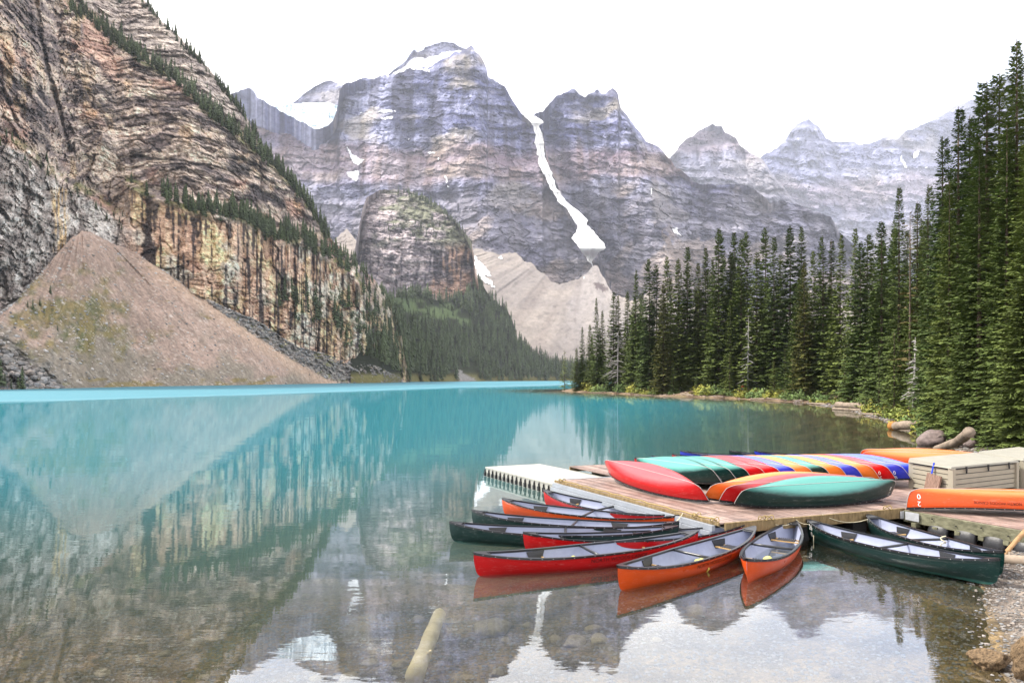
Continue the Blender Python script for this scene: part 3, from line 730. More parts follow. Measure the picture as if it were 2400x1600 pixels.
fan.patch('snow', [[(1109, 592), (1120, 604), (1135, 622), (1150, 636), (1153, 650), (1140, 644), (1160, 672), (1175, 684), (1150, 672), (1122, 655), (1112, 620)], [(1165, 604), (1172, 599), (1180, 602), (1174, 613)], [(1366, 650), (1374, 648), (1368, 664)]], m_snow, 5, 4, label='old snow bank at the foot of the rock knoll')
# ------------------------------------------------------------------ ground (lake bed, beach and bank in one sheet) and water
SHORE = [(-400, 6), (-60, 1), (-20, 0.5), (-6, 3.2), (2, 5.2), (5.0, 6.6), (5.8, 8.0), (6.3, 9.0), (7.3, 10.3), (7.9, 11.6), (8.9, 13.0), (10.2, 14.5), (13, 16.4), (16, 19), (19, 22.5), (21.5, 28), (23.3, 35), (24.8, 39), (31, 53.6), (41.7, 83), (46, 105), (43, 128), (32, 150), (23, 187), (15.5, 207), (14.2, 222), (20, 235), (40, 250), (120, 300), (400, 620), (2600, 2600)]
LAND = SHORE + [(6000, 2600), (6000, -400), (-400, -400)]

def shore_sd(X, Y):
    X = np.asarray(X, float); Y = np.asarray(Y, float)
    d = seg_dist(X, Y, SHORE)
    wob = 0.35 * fbm(X / 3.0, Y / 3.0, o=3, s=91) * np.clip(Y / 30, 0.5, 3.0)
    return np.where(inpoly(X, Y, LAND), d, -d) + wob

def ground_h(X, Y):
    d = shore_sd(X, Y)
    bankf = sm(30, 60, Y)
    beach = 0.13 * d * (1 - bankf) + bankf * (0.16 * np.minimum(d, 3) + 0.75 * sm(2.5, 6, d) + 0.04 * np.maximum(d - 4, 0))
    land = np.where(d < 6, beach, beach + 0 * d)
    land = np.minimum(land, 2.0 + 0.05 * d + bankf * 4)
    w = -d
    bed = np.where(w < 5, 0.09 * w, 0.45 + 0.15 * (w - 5))
    bed = -np.minimum(bed, 14.0)
    h = np.where(d > 0, land, bed)
    amp = np.clip(np.abs(d) / 4, 0.25, 1)
    h = h + amp * (0.07 * fbm(X / 1.7, Y / 1.7, o=3, s=93) + 0.02 * fbm(X / 0.25, Y / 0.25, o=2, s=94)) + sm(8, 30, d) * 0.6 * fbm(X / 9, Y / 9, o=3, s=95)
    return h

def gh(x, y): return float(ground_h(np.array([float(x)]), np.array([float(y)]))[0])

dd = np.concatenate([np.geomspace(0.68, 6, 20), np.linspace(6.6, 1000, 500), np.linspace(1030, 5000, 24)])
Yr = np.concatenate([CAMH * F / dd, [0.4, -3, -10, -40, -160, -380]])[::-1]
su = np.linspace(-1, 1, 440)
Xw = 0.86 * np.maximum(Yr, 0) + 10 + np.maximum(0, -Yr) * 0.8
GX = su[None] * Xw[:, None]; GY = np.repeat(Yr[:, None], len(su), 1)
GZ = ground_h(GX, GY)
gd = shore_sd(GX, GY)
n1 = fbm(GX / 0.9, GY / 0.9, o=4, s=96); n2 = fbm(GX / 6, GY / 6, o=3, s=97)
gc = mixv(lin(150, 130, 98), lin(98, 86, 64), sm(-0.4, 0.4, n1))
gc = mixv(gc, lin(128, 124, 92), sm(0.0, 0.4, n2) * 0.5)
beachc = mixv(lin(196, 184, 176), lin(128, 118, 114), sm(-0.3, 0.3, n1))
gc = mixv(gc, beachc, sm(-0.05, 0.25, gd))
bank = sm(30, 50, GY) * sm(-1, 0.2, gd)
gc = mixv(gc, mixv(lin(186, 160, 140), lin(142, 118, 102), sm(-.3, .3, n2 + n1)), bank)
duff = sm(30, 50, GY) * sm(3.8, 7.0, gd + n2 * 2)
gc = mixv(gc, mixv(lin(96, 84, 60), lin(90, 104, 52), sm(-.2, .3, n2)), duff)
gc = gc * np.where(gd < 0, 0.70, 0.42)[..., None]

def pebble_mat(name):
    m, nt, b = new_mat(name)
    a = nd(nt, 'ShaderNodeAttribute', attribute_name='Col')
    tc = nt.nodes.new('ShaderNodeTexCoord')
    vo = nt.nodes.new('ShaderNodeTexVoronoi'); vo.inputs['Scale'].default_value = 13
    v2 = nt.nodes.new('ShaderNodeTexVoronoi'); v2.inputs['Scale'].default_value = 31
    nt.links.new(tc.outputs['Object'], vo.inputs['Vector']); nt.links.new(tc.outputs['Object'], v2.inputs['Vector'])
    sx = nt.nodes.new('ShaderNodeSeparateColor'); nt.links.new(vo.outputs['Color'], sx.inputs['Color'])
    s2 = nt.nodes.new('ShaderNodeSeparateColor'); nt.links.new(v2.outputs['Color'], s2.inputs['Color'])
    r1 = ramp(nt, sx.outputs[0], [(0, (0.66, 0.64, 0.60)), (0.5, (0.95, 0.92, 0.85)), (1, (1.3, 1.24, 1.12))])
    r2 = ramp(nt, s2.outputs[1], [(0, 0.78), (1, 1.22)])
    c = mixc(nt, 1.0, a.outputs['Color'], r1.outputs['Color'], 'MULTIPLY')
    c = mixc(nt, 1.0, c, r2.outputs['Color'], 'MULTIPLY')
    nt.links.new(c, b.inputs['Base Color'])
    b.inputs['Roughness'].default_value = 0.85; b.inputs['Specular IOR Level'].default_value = 0.25
    mth = nt.nodes.new('ShaderNodeMath'); mth.operation = 'ADD'
    nt.links.new(vo.outputs['Distance'], mth.inputs[0]); nt.links.new(v2.outputs['Distance'], mth.inputs[1])
    inv = nt.nodes.new('ShaderNodeMath'); inv.operation = 'MULTIPLY'; inv.inputs[1].default_value = -1
    nt.links.new(mth.outputs[0], inv.inputs[0])
    bump(nt, b, inv.outputs[0], 0.7, 0.05)
    return m
m_ground = pebble_mat('pebbly_ground')
ground = link('ground', raw_mesh('ground', np.stack([GX, GY, GZ], -1).reshape(-1, 3), grid_faces(*GX.shape), 4, gc.reshape(-1, 3), True), None, m_ground)
tag(ground, 'pebbly lake bed rising into the gravel beach and the wooded bank', None, None, 'structure')

# water sheet: turbidity and wind ruffling follow the real depth and place
dw = np.concatenate([np.geomspace(1.2, 8, 20), np.linspace(8.5, 900, 260), np.linspace(930, 4000, 14)])
Yw = np.concatenate([CAMH * F / dw, [0.2, -6, -40]])[::-1]
sw = np.linspace(-1, 1, 200)
Xww = 0.86 * np.maximum(Yw, 0) + 10 + np.maximum(0, -Yw)
WX = sw[None] * Xww[:, None]; WY = np.repeat(Yw[:, None], len(sw), 1)
wdep = np.maximum(0, -ground_h(WX, WY))
turb = 1 - np.exp(-(wdep / 1.8) ** 1.6)
# wind lane in front of the talus shore: everything beyond a line across the lake
lx = np.array([-400, -200, -79, -50, 22, 60, 600]); ly = np.array([40, 70, 108, 215, 420, 520, 900])
ruf = sm(0.74, 1.22, WY / np.interp(WX, lx, ly) + 0.10 * fbm(WX / 14, WY / 40, o=3, s=5))
sh_d = shore_sd(WX, WY)
ruf = ruf * sm(-2, -14, sh_d)
wc = np.stack([turb, ruf, np.clip(wdep / 6, 0, 1)], -1)
m_water, nt, b = new_mat('lake_water')
nt.nodes.remove(b)
out = nt.nodes['Material Output']
a = nd(nt, 'ShaderNodeAttribute', attribute_name='Col')
sp = nt.nodes.new('ShaderNodeSeparateColor'); nt.links.new(a.outputs['Color'], sp.inputs['Color'])
T_, R_, D_ = sp.outputs[0], sp.outputs[1], sp.outputs[2]
tc = nt.nodes.new('ShaderNodeTexCoord')
def wave(scale, sx, sy, det):
    mp = nt.nodes.new('ShaderNodeMapping'); mp.inputs['Scale'].default_value = (sx, sy, 1); mp.inputs['Rotation'].default_value = (0, 0, 0.12)
    nz = nt.nodes.new('ShaderNodeTexNoise'); nz.inputs['Scale'].default_value = scale; nz.inputs['Detail'].default_value = det; nz.inputs['Roughness'].default_value = 0.5
    nt.links.new(tc.outputs['Object'], mp.inputs['Vector']); nt.links.new(mp.outputs[0], nz.inputs['Vector'])
    return nz.outputs['Fac']
def mathn(op, x, y=None, clamp=False):
    n = nt.nodes.new('ShaderNodeMath'); n.operation = op; n.use_clamp = clamp
    for i, v in enumerate((x, y)):
        if v is None: continue
        if hasattr(v, 'is_linked'): nt.links.new(v, n.inputs[i])
        else: n.inputs[i].default_value = v
    return n.outputs[0]
h1 = wave(2.4, 0.55, 1.5, 3)
h2 = wave(0.35, 0.6, 1.3, 2)
patch = wave(0.06, 0.5, 1.2, 2)
hsum = mathn('ADD', mathn('MULTIPLY', h1, 0.0016), mathn('MULTIPLY', h2, 0.008))
hsum = mathn('MULTIPLY', hsum, mathn('ADD', 0.25, mathn('MULTIPLY', patch, 1.1)))
bp = nt.nodes.new('ShaderNodeBump'); bp.inputs['Strength'].default_value = 1.0; bp.inputs['Distance'].default_value = 1.0
nt.links.new(hsum, bp.inputs['Height'])
gl_ = nt.nodes.new('ShaderNodeBsdfGlossy'); gl_.inputs['Color'].default_value = (0.91, 0.95, 1, 1)
nt.links.new(bp.outputs[0], gl_.inputs['Normal'])
nt.links.new(mathn('ADD', 0.015, mathn('MULTIPLY', R_, 0.42)), gl_.inputs['Roughness'])
df_ = nt.nodes.new('ShaderNodeBsdfDiffuse')
bodyc = ramp(nt, T_, [(0.0, (0.10, 0.12, 0.09)), (0.55, (0.085, 0.17, 0.155)), (1.0, (0.028, 0.180, 0.225))])
bodyc2 = mixc(nt, mathn('MULTIPLY', R_, 0.8), bodyc.outputs['Color'], (0.022, 0.145, 0.19))
nt.links.new(bodyc2, df_.inputs['Color'])
tr_ = nt.nodes.new('ShaderNodeBsdfTransparent'); tr_.inputs['Color'].default_value = (0.93, 0.95, 0.90, 1)
bm_ = nt.nodes.new('ShaderNodeMixShader')
nt.links.new(T_, bm_.inputs[0]); nt.links.new(tr_.outputs[0], bm_.inputs[1]); nt.links.new(df_.outputs[0], bm_.inputs[2])
fr = nt.nodes.new('ShaderNodeFresnel'); fr.inputs['IOR'].default_value = 1.8
nt.links.new(bp.outputs[0], fr.inputs['Normal'])
fac = mathn('MINIMUM', mathn('MULTIPLY', fr.outputs[0], 1.58), mathn('SUBTRACT', 0.57, mathn('MULTIPLY', R_, 0.43)))
wm_ = nt.nodes.new('ShaderNodeMixShader')
nt.links.new(fac, wm_.inputs[0]); nt.links.new(bm_.outputs[0], wm_.inputs[1]); nt.links.new(gl_.outputs[0], wm_.inputs[2])
nt.links.new(wm_.outputs[0], out.inputs['Surface'])
water = link('lake_water', raw_mesh('lake_water', np.stack([WX, WY, np.zeros_like(WX)], -1).reshape(-1, 3), grid_faces(*WX.shape), 4, wc.reshape(-1, 3), True), None, m_water)
tag(water, 'turquoise glacial lake, clear over the pebbles near the shore', None, None, 'structure')

# haze: one closed box of even thin air round everything below the sky
hz_m = bpy.data.materials.new('haze_air'); hz_m.use_nodes = True
hnt = hz_m.node_tree
hnt.nodes.remove(hnt.nodes['Principled BSDF'])
pv = hnt.nodes.new('ShaderNodeVolumePrincipled')
pv.inputs['Color'].default_value = (0.80, 0.86, 1.0, 1)
pv.inputs['Density'].default_value = 0.000055
pv.inputs['Anisotropy'].default_value = 0.1
hnt.links.new(pv.outputs[0], hnt.nodes['Material Output'].inputs['Volume'])
ext = np.array([(r.P[..., 0].min(), r.P[..., 0].max(), r.P[..., 1].max(), r.P[..., 2].max()) for r in (central, peak2, peak3, range4, cap, dome, cliff, fan, talus)])
xm = max(-ext[:, 0].min(), ext[:, 1].max(), np.abs(GX).max()) + 40; ym = max(ext[:, 2].max(), GY.max()) + 40; zmax = ext[:, 3].max() + 25; zmin = min(GZ.min(), -6) - 1
hb = MB(); hb.box((0, (ym + GY.min() - 20) / 2, (zmax + zmin) / 2), (2 * xm, ym - GY.min() + 20, zmax - zmin))
haze = hb.build('haze', hz_m)
tag(haze, 'thin bluish air over the valley', None, None, 'stuff')
# ------------------------------------------------------------------ vegetation
def leaf_mat(name, c1, c2, vary=0.5):
    m, nt, b = new_mat(name)
    oi = nt.nodes.new('ShaderNodeObjectInfo')
    a = nd(nt, 'ShaderNodeAttribute', attribute_name='Col')
    c = mixc(nt, oi.outputs['Random'], c1, c2)
    c = mixc(nt, 1.0, c, a.outputs['Color'], 'MULTIPLY')
    nt.links.new(c, b.inputs['Base Color'])
    b.inputs['Roughness'].default_value = 0.7; b.inputs['Specular IOR Level'].default_value = 0.25
    return m
m_needle = leaf_mat('spruce_needles', (0.105, 0.160, 0.040), (0.20, 0.25, 0.058))
m_needle_y = leaf_mat('pale_needles', (0.13, 0.15, 0.035), (0.16, 0.16, 0.04))
m_needle_b = leaf_mat('browning_needles', (0.17, 0.13, 0.045), (0.19, 0.15, 0.05))
m_needle_far = leaf_mat('far_needles', (0.055, 0.080, 0.036), (0.075, 0.105, 0.042))
m_bark = plain('bark', (0.10, 0.075, 0.058), 0.9, 0.1, 0.4, 9, 0.6, 0.05, (1, 1, 0.25))
m_dead = plain('dead_wood', (0.33, 0.31, 0.30), 0.9, 0.1, 0.25, 8)
m_bush = leaf_mat('bush_leaves', (0.20, 0.25, 0.05), (0.40, 0.37, 0.06))
m_bushg = leaf_mat('willow_leaves', (0.11, 0.18, 0.05), (0.18, 0.25, 0.07))

def conifer_arrays(H, R, seed, ds=0.40, nb=6, ntw=7, z0=0.05, tw=0.13, gap=0.12, power=0.75, dead=0.0):
    r = np.random.default_rng(seed)
    V = []; Q = []; C = []
    cnt = 0
    z = z0 * H
    lean = r.normal(0, 0.004, 2)
    while z < H * 0.992:
        t = z / H
        n = max(3, int(round(nb * (0.65 + 0.5 * (1 - t)))))
        a0 = r.uniform(0, 6.28)
        for k in range(n):
            if r.random() < gap: continue
            az = a0 + 6.283 * k / n + r.normal(0, 0.25)
            L = (R * (1 - t) ** power * r.uniform(0.65, 1.15) * min(1, 0.55 + t * 3.5) + 0.10)
            drop = -0.10 - 0.42 * (1 - t) + r.normal(0, 0.08) if t < 0.9 else 0.55
            rad = np.array([math.cos(az), math.sin(az), 0.0]); sd = np.array([-rad[1], rad[0], 0.0])
            base = np.array([lean[0] * z, lean[1] * z, z + r.uniform(-0.5, 0.5) * ds])
            m = max(2, int(round(ntw * (0.35 + 0.65 * L / R))))
            ss = np.linspace(0.16, 1.0, m)
            curve = lambda s: base + rad * (L * s) + np.array([0, 0, L * (drop * s + 0.24 * s * s)])
            cb = r.uniform(0.75, 1.25)
            for q, s in enumerate(ss):
                p = curve(s)
                tl = (0.34 * L * (1.15 - s) + 0.15) * r.uniform(0.7, 1.25)
                for sg in (-1, 1):
                    ang = r.uniform(0.55, 1.0)
                    d = rad * math.cos(ang) + sd * sg * math.sin(ang) + np.array([0, 0, r.uniform(-0.45, 0.08)])
                    d /= np.linalg.norm(d)
                    w = np.cross(d, np.array([0, 0, 1.0])); w /= (np.linalg.norm(w) + 1e-9)
                    w = w + np.array([0, 0, r.uniform(-0.5, 0.5)])
                    ww = tw * r.uniform(0.7, 1.3) * min(1, 0.5 + L / R)
                    V += [p, p + d * tl * 0.55 + w * ww, p + d * tl, p + d * tl * 0.5 - w * ww]
                    Q.append((cnt, cnt + 1, cnt + 2, cnt + 3)); cnt += 4
                    cc = cb * r.uniform(0.75, 1.25)
                    C += [(cc, cc, cc)] * 4
            tip = curve(1.0)
            V += [curve(0.75) + sd * tw * .6, curve(0.75) - sd * tw * .6, tip + rad * 0.12, tip + rad * 0.12 + sd * 0.02]
            Q.append((cnt, cnt + 1, cnt + 2, cnt + 3)); cnt += 4; C += [(cb, cb, cb)] * 4
        z += ds * r.uniform(0.75, 1.25) * (1.0 if t < 0.85 else 0.7)
    return np.array(V), np.array(Q), np.clip(np.array(C), 0, 1.6) * 0.62

def trunk_mesh(H, r0, n=7):
    b = MB(); b.tube([(0, 0, -0.6), (0, 0, 0.15), (0, 0, H * 0.3), (0, 0, H * 0.7), (0, 0, H)], [r0 * 1.35, r0, r0 * 0.75, r0 * 0.35, 0.02], n)
    return b.mesh('trunk', True)

class Proto:
    def __init__(s, H, R, seed, mat, r0=0.22, **kw):
        v, q, c = conifer_arrays(H, R, seed, **kw)
        s.H, s.R = H, R
        s.crown = raw_mesh('crown', v, q, 4, c, False); s.crown.materials.append(mat)
        s.trunk = trunk_mesh(H, r0); s.trunk.materials.append(m_bark)

def plant(name, pr, loc, H, label, cat, group, wide=1.0, rz=None, mat=None):
    o = empty(name, loc, (0, 0, rnd.uniform(0, 6.28) if rz is None else rz))
    k = H / pr.H
    o.scale = (k * wide, k * wide, k)
    tag(o, label, cat, group)
    t = link('trunk', pr.trunk, o); c = link('crown', pr.crown, o)
    if mat is not None:
        c.material_slots[0].link = 'OBJECT'; c.material_slots[0].material = mat
    return o

P_big = [Proto(23, 2.8, 100 + i, m_needle, 0.24, ds=0.28, nb=10, ntw=14, z0=0.015 + 0.015 * i, tw=0.068, power=0.95 - 0.08 * i, gap=0.07) for i in range(3)]
P_mid = [Proto(28, 3.6, 200 + i, m_needle, 0.22, ds=0.40, nb=8, ntw=8, z0=(0.02, 0.05, 0.03, 0.10)[i], tw=0.26, power=(0.78, 0.92, 0.68, 0.82)[i], gap=(0.06, 0.12, 0.08, 0.15)[i]) for i in range(4)]
P_small = [Proto(6, 1.25, 300 + i, m_needle, 0.07, ds=0.26, nb=6, ntw=6, z0=0.02, tw=0.07, power=0.9) for i in range(2)]

# treetops of the right bank read off the photograph: (x, y of tip, metres behind the waterline)
tips = [(1352, 815, 3), (1365, 765, 6), (1382, 760, 9), (1399, 695, 6), (1412, 727, 10), (1438, 683, 6), (1450, 690, 9), (1471, 681, 12), (1490, 629, 8), (1522, 606, 6), (1539, 620, 11), (1555, 664, 4), (1564, 601, 12), (1590, 606, 8), (1611, 575, 10), (1636, 613, 12), (1654, 575, 14), (1684, 536, 9), (1721, 540, 14), (1737, 559, 10), (1751, 543, 15), (1774, 590, 8), (1794, 533, 16), (1814, 552, 10), (1852, 531, 14), (1879, 529, 18), (1885, 610, 5), (1908, 587, 10), (1929, 550, 12), (1948, 559, 16), (1969, 545, 14), (2004, 531, 16), (2016, 568, 8), (2033, 549, 14), (2066, 515, 8), (2107, 434, 9), (2150, 470, 14), (2175, 430, 16),
        (2209, 316, 6), (2246, 246, 7), (2273, 268, 9), (2313, 185, 5.5), (2342, 168, 7), (2383, 87, 4.5), (2425, 150, 4), (2455, 60, 6), (2225, 420, 3.5), (2295, 330, 3.5), (2360, 290, 3.2), (2410, 330, 2.8)]
shp = np.array(SHORE[14:26]); sh_px = 1200 + F * shp[:, 0] / shp[:, 1]
o_ = np.argsort(sh_px)
bankY = lambda px: float(np.interp(px, sh_px[o_], shp[o_, 1]))
bank_top = pl(sorted([(a, b) for a, b, c in tips]))
def bank_tree(px, top, off, kind, **kw):
    Y = bankY(px) + off
    if px > 2190: Y = min(Y, 46) if off < 12 else Y
    X = (px - 1200) / F * Y
    g = gh(X, Y)
    H = CAMH + (HZ - top) / F * Y - g
    return X, Y, g, H
bank_group = 'spruces of the stand on the right bank'
ZONES = [(1400, 'at the thin left end of the right bank stand'), (1480, 'behind the bare drooping dead tree on the right bank'), (1570, 'left of the middle of the right bank stand'), (1660, 'between the point and the person on the bank'), (1770, 'close to the person on the right bank'),
         (1870, 'just right of the person on the bank'), (1970, 'above the driftwood in the right half of the stand'), (2080, 'above the thick pale log on the bank'), (2180, 'around the yellowing tree on the right bank'), (2280, 'above the leaning trunk, among the tallest trees'), (9999, 'above the storage boxes at the right edge')]
def zone(px): return next(z for x, z in ZONES if px < x)
def put_bank(px, top, off, label=None, group=None, name='spruce', mat=None, pr=None, wide=None):
    if label is None:
        lay = 'tall dark spruce' if off < 12.5 else 'spruce of the back rows'
        if off > 12.5 and top > float(bank_top(px)) + 60: lay = 'half hidden spruce'
        label = lay + ' ' + zone(px); group = 'spruces ' + zone(px)
    X, Y, g, H = bank_tree(px, top, off, None)
    if H < 1.5: return None
    if pr is None:
        pr = rnd.choice(P_big) if Y < 75 else rnd.choice(P_mid)
        if H < 9: pr = rnd.choice(P_small)
    w = wide if wide else rnd.uniform(0.85, 1.2) * min(1.35, max(1.0, 1.0 + (17 - H) * 0.03))
    return plant(name, pr, (X, Y, g - 0.1), H, label, 'tree', group, w, mat=mat)

special = {1352: ('slim dark spruce at the waterside near the tip of the point', None), 1885: ('light yellow green spruce in the middle of the right stand', m_needle_y), 1555: ('light green spruce at the front of the right stand near its thin end', m_needle_y),
           2107: ('tall slender spruce standing free above the stand beside the yellowing tree', None), 2383: ('tallest spruce at the edge of the picture above the storage boxes', None)}
for px, top, off in tips:
    if px in special:
        put_bank(px, top, off, special[px][0], None, mat=special[px][1])
    else:
        put_bank(px, top, off)
for i in range(128):
    px = rnd.uniform(1362, 2460) if i < 100 else rnd.uniform(1360, 1800)
    put_bank(px, float(bank_top(px)) + rnd.uniform(40, 210) * (1.0 if px < 2180 else 1.7), rnd.uniform(7, 34))
for i in range(34):
    px = rnd.uniform(1365, 2330)
    Yb = bankY(px)
    X, Y, g, H = bank_tree(px, 800, rnd.uniform(3.2, 5.5), None)
    Hs = rnd.uniform(2.5, 9.0)
    plant('spruce', rnd.choice(P_small), (X, Y, g - 0.1), Hs, 'young low spruce ' + zone(px), 'tree', 'spruces ' + zone(px), rnd.uniform(0.8, 1.1))
# the lone pair on the very tip
for px, top, off, lab in ((1323, 820, 1.5, 'lone small spruce on the tip of the wooded point'), (1341, 838, 3, 'smaller spruce just behind the lone spruce on the point')):
    Y = 215 + off; X = (px - 1200) / F * Y; g = max(gh(X, Y), 0.1)
    plant('spruce', P_small[0], (X, Y, g - 0.1), CAMH + (HZ - top) / F * Y - g, lab, 'tree', None, 0.8)
# yellowing thin tree
for px, top, off, lab in ((2133, 500, 10, 'thin tree with yellow brown foliage left of the tall dark spruces'),):
    X, Y, g, H = bank_tree(px, top, off, None)
    pr = Proto(H, 1.9, 411, m_needle_b, 0.16, ds=0.7, nb=4, ntw=5, z0=0.25, tw=0.15, gap=0.35, power=0.4)
    plant('spruce', pr, (X, Y, g), H, lab, 'tree', None, 1.0)

def bare_tree(H, L, seed, n=46, sweep=-0.5):
    r = random.Random(seed); b = MB(); c = MB()
    b.tube([(0, 0, -0.4), (0.1, 0, H * 0.4), (0.25, 0.1, H)], [0.16, 0.11, 0.02], 6)
    for i in range(n):
        z = H * r.uniform(0.2, 0.97); az = r.uniform(0, 6.28); l = L * (1.15 - z / H) * r.uniform(0.5, 1.1)
        p = Vector((0.1 * z / H, 0, z)); d = Vector((math.cos(az), math.sin(az), sweep * 0.4))
        q = p + d * l * 0.5; e = q + Vector((d.x, d.y, sweep)) * l * 0.5
        c.tube([p, q, e], [0.075, 0.055, 0.025], 4, cap=False)
        for j in range(3):
            s = q.lerp(e, r.random()); a2 = az + r.uniform(-1, 1)
            c.tube([s, s + Vector((math.cos(a2), math.sin(a2), sweep)) * l * 0.3], [0.04, 0.018], 3, cap=False)
    return b, c
for px, top, off, L, lab in ((1447, 775, 2.0, 5.2, 'bare grey dead tree with drooping branches at the front of the stand'), (1752, 745, 4, 2.0, 'grey bare trunk standing among the green spruces'), (2140, 790, 7, 1.1, 'pale dead tree with twisted branches below the yellowing tree')):
    X, Y, g, H = bank_tree(px, top, off, None)
    o = empty('dead_tree', (X, Y, g)); tag(o, lab, 'dead tree')
    b, c = bare_tree(H, L, int(px)); b.build('trunk', m_dead, o, True); o2 = c.build('branches', m_dead, o); o2['kind'] = 'stuff'

# bushes
def bush_mesh(seed, n=420, leaf=0.10):
    r = np.random.default_rng(seed)
    V = []; Q = []; C = []
    for i in range(n):
        d = r.normal(0, 1, 3); d[2] = abs(d[2]); d /= np.linalg.norm(d)
        lob = 0.75 + 0.25 * math.sin(3 * math.atan2(d[1], d[0]) + seed) + 0.12 * r.normal()
        p = d * lob * r.uniform(0.55, 1.0) ** 0.5 * np.array([1, 1, 0.85])
        a = r.normal(0, 1, 3); a /= np.linalg.norm(a); bb = np.cross(a, d); bb /= np.linalg.norm(bb) + 1e-9
        s = leaf * r.uniform(0.6, 1.4)
        k = len(V); V += [p - a * s, p + bb * s * 0.5, p + a * s, p - bb * s * 0.5]; Q.append((k, k + 1, k + 2, k + 3))
        cc = r.uniform(0.6, 1.3); C += [(cc, cc, cc)] * 4
    me = raw_mesh('foliage', np.array(V), np.array(Q), 4, np.clip(np.array(C), 0, 1.3) * 0.75)
    return me
def stem_mesh(seed):
    r = random.Random(seed); b = MB()
    for i in range(6):
        az = r.uniform(0, 6.28); b.tube([(0, 0, -0.2), (0.3 * math.cos(az), 0.3 * math.sin(az), 0.35), (0.6 * math.cos(az), 0.6 * math.sin(az), 0.75)], [0.03, 0.02, 0.008], 4, cap=False)
    return b.mesh('stem')
bush_m = [bush_mesh(i) for i in range(4)]; stem_m = stem_mesh(3); stem_m.materials.append(m_bark)
for m_ in bush_m: m_.materials.append(m_bush)
def put_bush(X, Y, s, mat, lab, grp, k=None):
    o = empty('bush', (X, Y, gh(X, Y) - 0.05), (0, 0, rnd.uniform(0, 6))); o.scale = (s, s, s * rnd.uniform(0.7, 1.0))
    tag(o, lab, 'bush', grp)
    f = link('foliage', bush_m[k if k is not None else rnd.randrange(4)], o); link('stem', stem_m, o)
    f.material_slots[0].link = 'OBJECT'; f.material_slots[0].material = mat
for i in range(84):
    px = rnd.uniform(1385, 2190) if i > 14 else rnd.uniform(1960, 2230)
    Y = bankY(px) + rnd.uniform(3.0, 5.8); X = (px - 1200) / F * Y
    yel = rnd.random() < 0.6
    put_bush(X, Y, rnd.uniform(0.8, 1.8) * (0.7 + Y / 150), m_bush if yel else m_bushg, ('yellow green bush ' if yel else 'green leafy bush ') + zone(px), 'bushes ' + zone(px))
for px, off, s, lab in ((2185, 2.4, 1.3, 'grey green willow bush beside the trunk with the orange end'), (2245, 2.6, 1.2, 'willow bush below the big spruces behind the leaning log'), (1930, 2.5, 1.3, 'rounded bright yellow bush close to the waterside')):
    Y = bankY(px) + off; X = (px - 1200) / F * Y
    put_bush(X, Y, s, m_bush if 'yellow' in lab else m_bushg, lab, None)

# --- conifers of the cliff ledges and the far wood
def far_template(seed, tiers=9, nb=6):
    r = np.random.default_rng(seed); V = []; T = []; C = []
    for i in range(tiers):
        t = i / tiers; z = 0.04 + 0.94 * t; L = 0.15 * (1 - t) ** 0.8 + 0.012
        for k in range(nb):
            az = 6.283 * (k + 0.5 * (i % 2)) / nb + r.normal(0, 0.25); l = L * r.uniform(0.65, 1.2)
            da = 0.55
            q = len(V)
            V += [(0, 0, z + 0.085 * r.uniform(.8, 1.3)), (l * math.cos(az - da), l * math.sin(az - da), z - 0.03 * r.uniform(.3, 1.6)), (l * 1.15 * math.cos(az), l * 1.15 * math.sin(az), z - 0.05 * r.uniform(0.3, 1.5)), (l * math.cos(az + da), l * math.sin(az + da), z - 0.03)]
            T += [(q, q + 1, q + 2, q + 3)]; cc = r.uniform(0.65, 1.3); C += [(cc, cc, cc)] * 4
    q = len(V); V += [(-0.012, 0, 0.9), (0.012, 0, 0.9), (0.002, 0, 1.03), (-0.002, 0, 1.03)]; T.append((q, q + 1, q + 2, q + 3)); C += [(1, 1, 1)] * 4
    return np.array(V), np.array(T), np.array(C)
FT = [far_template(i) for i in range(5)]
far_crown = []
for v, q, c in FT:
    me = raw_mesh('crown', v, q, 4, np.clip(c, 0, 1.3) * 0.75); me.materials.append(m_needle_far); far_crown.append(me)
bt = MB(); bt.tube([(0, 0, -0.12), (0, 0, 0.5)], [0.014, 0.008], 5); far_trunk = bt.mesh('trunk'); far_trunk.materials.append(m_bark)
def join_trees(name, pts, label, mat):
    Vs, Qs, Cs = [], [], []; n = 0
    for (p, H, k) in pts:
        v, q, c = FT[k % 5]; a = rnd.uniform(0, 6.28); ca, sa = math.cos(a), math.sin(a); w = rnd.uniform(0.8, 1.25)
        vv = np.stack([(v[:, 0] * ca - v[:, 1] * sa) * H * w, (v[:, 0] * sa + v[:, 1] * ca) * H * w, v[:, 2] * H], -1) + np.array(p)
        Vs.append(vv); Qs.append(q + n); Cs.append(c * rnd.uniform(0.55, 1.5)); n += len(v)
    o = link(name, raw_mesh(name, np.concatenate(Vs), np.concatenate(Qs), 4, np.clip(np.concatenate(Cs), 0, 1.5) * 0.7), None, mat)
    return tag(o, label, None, None, 'stuff')

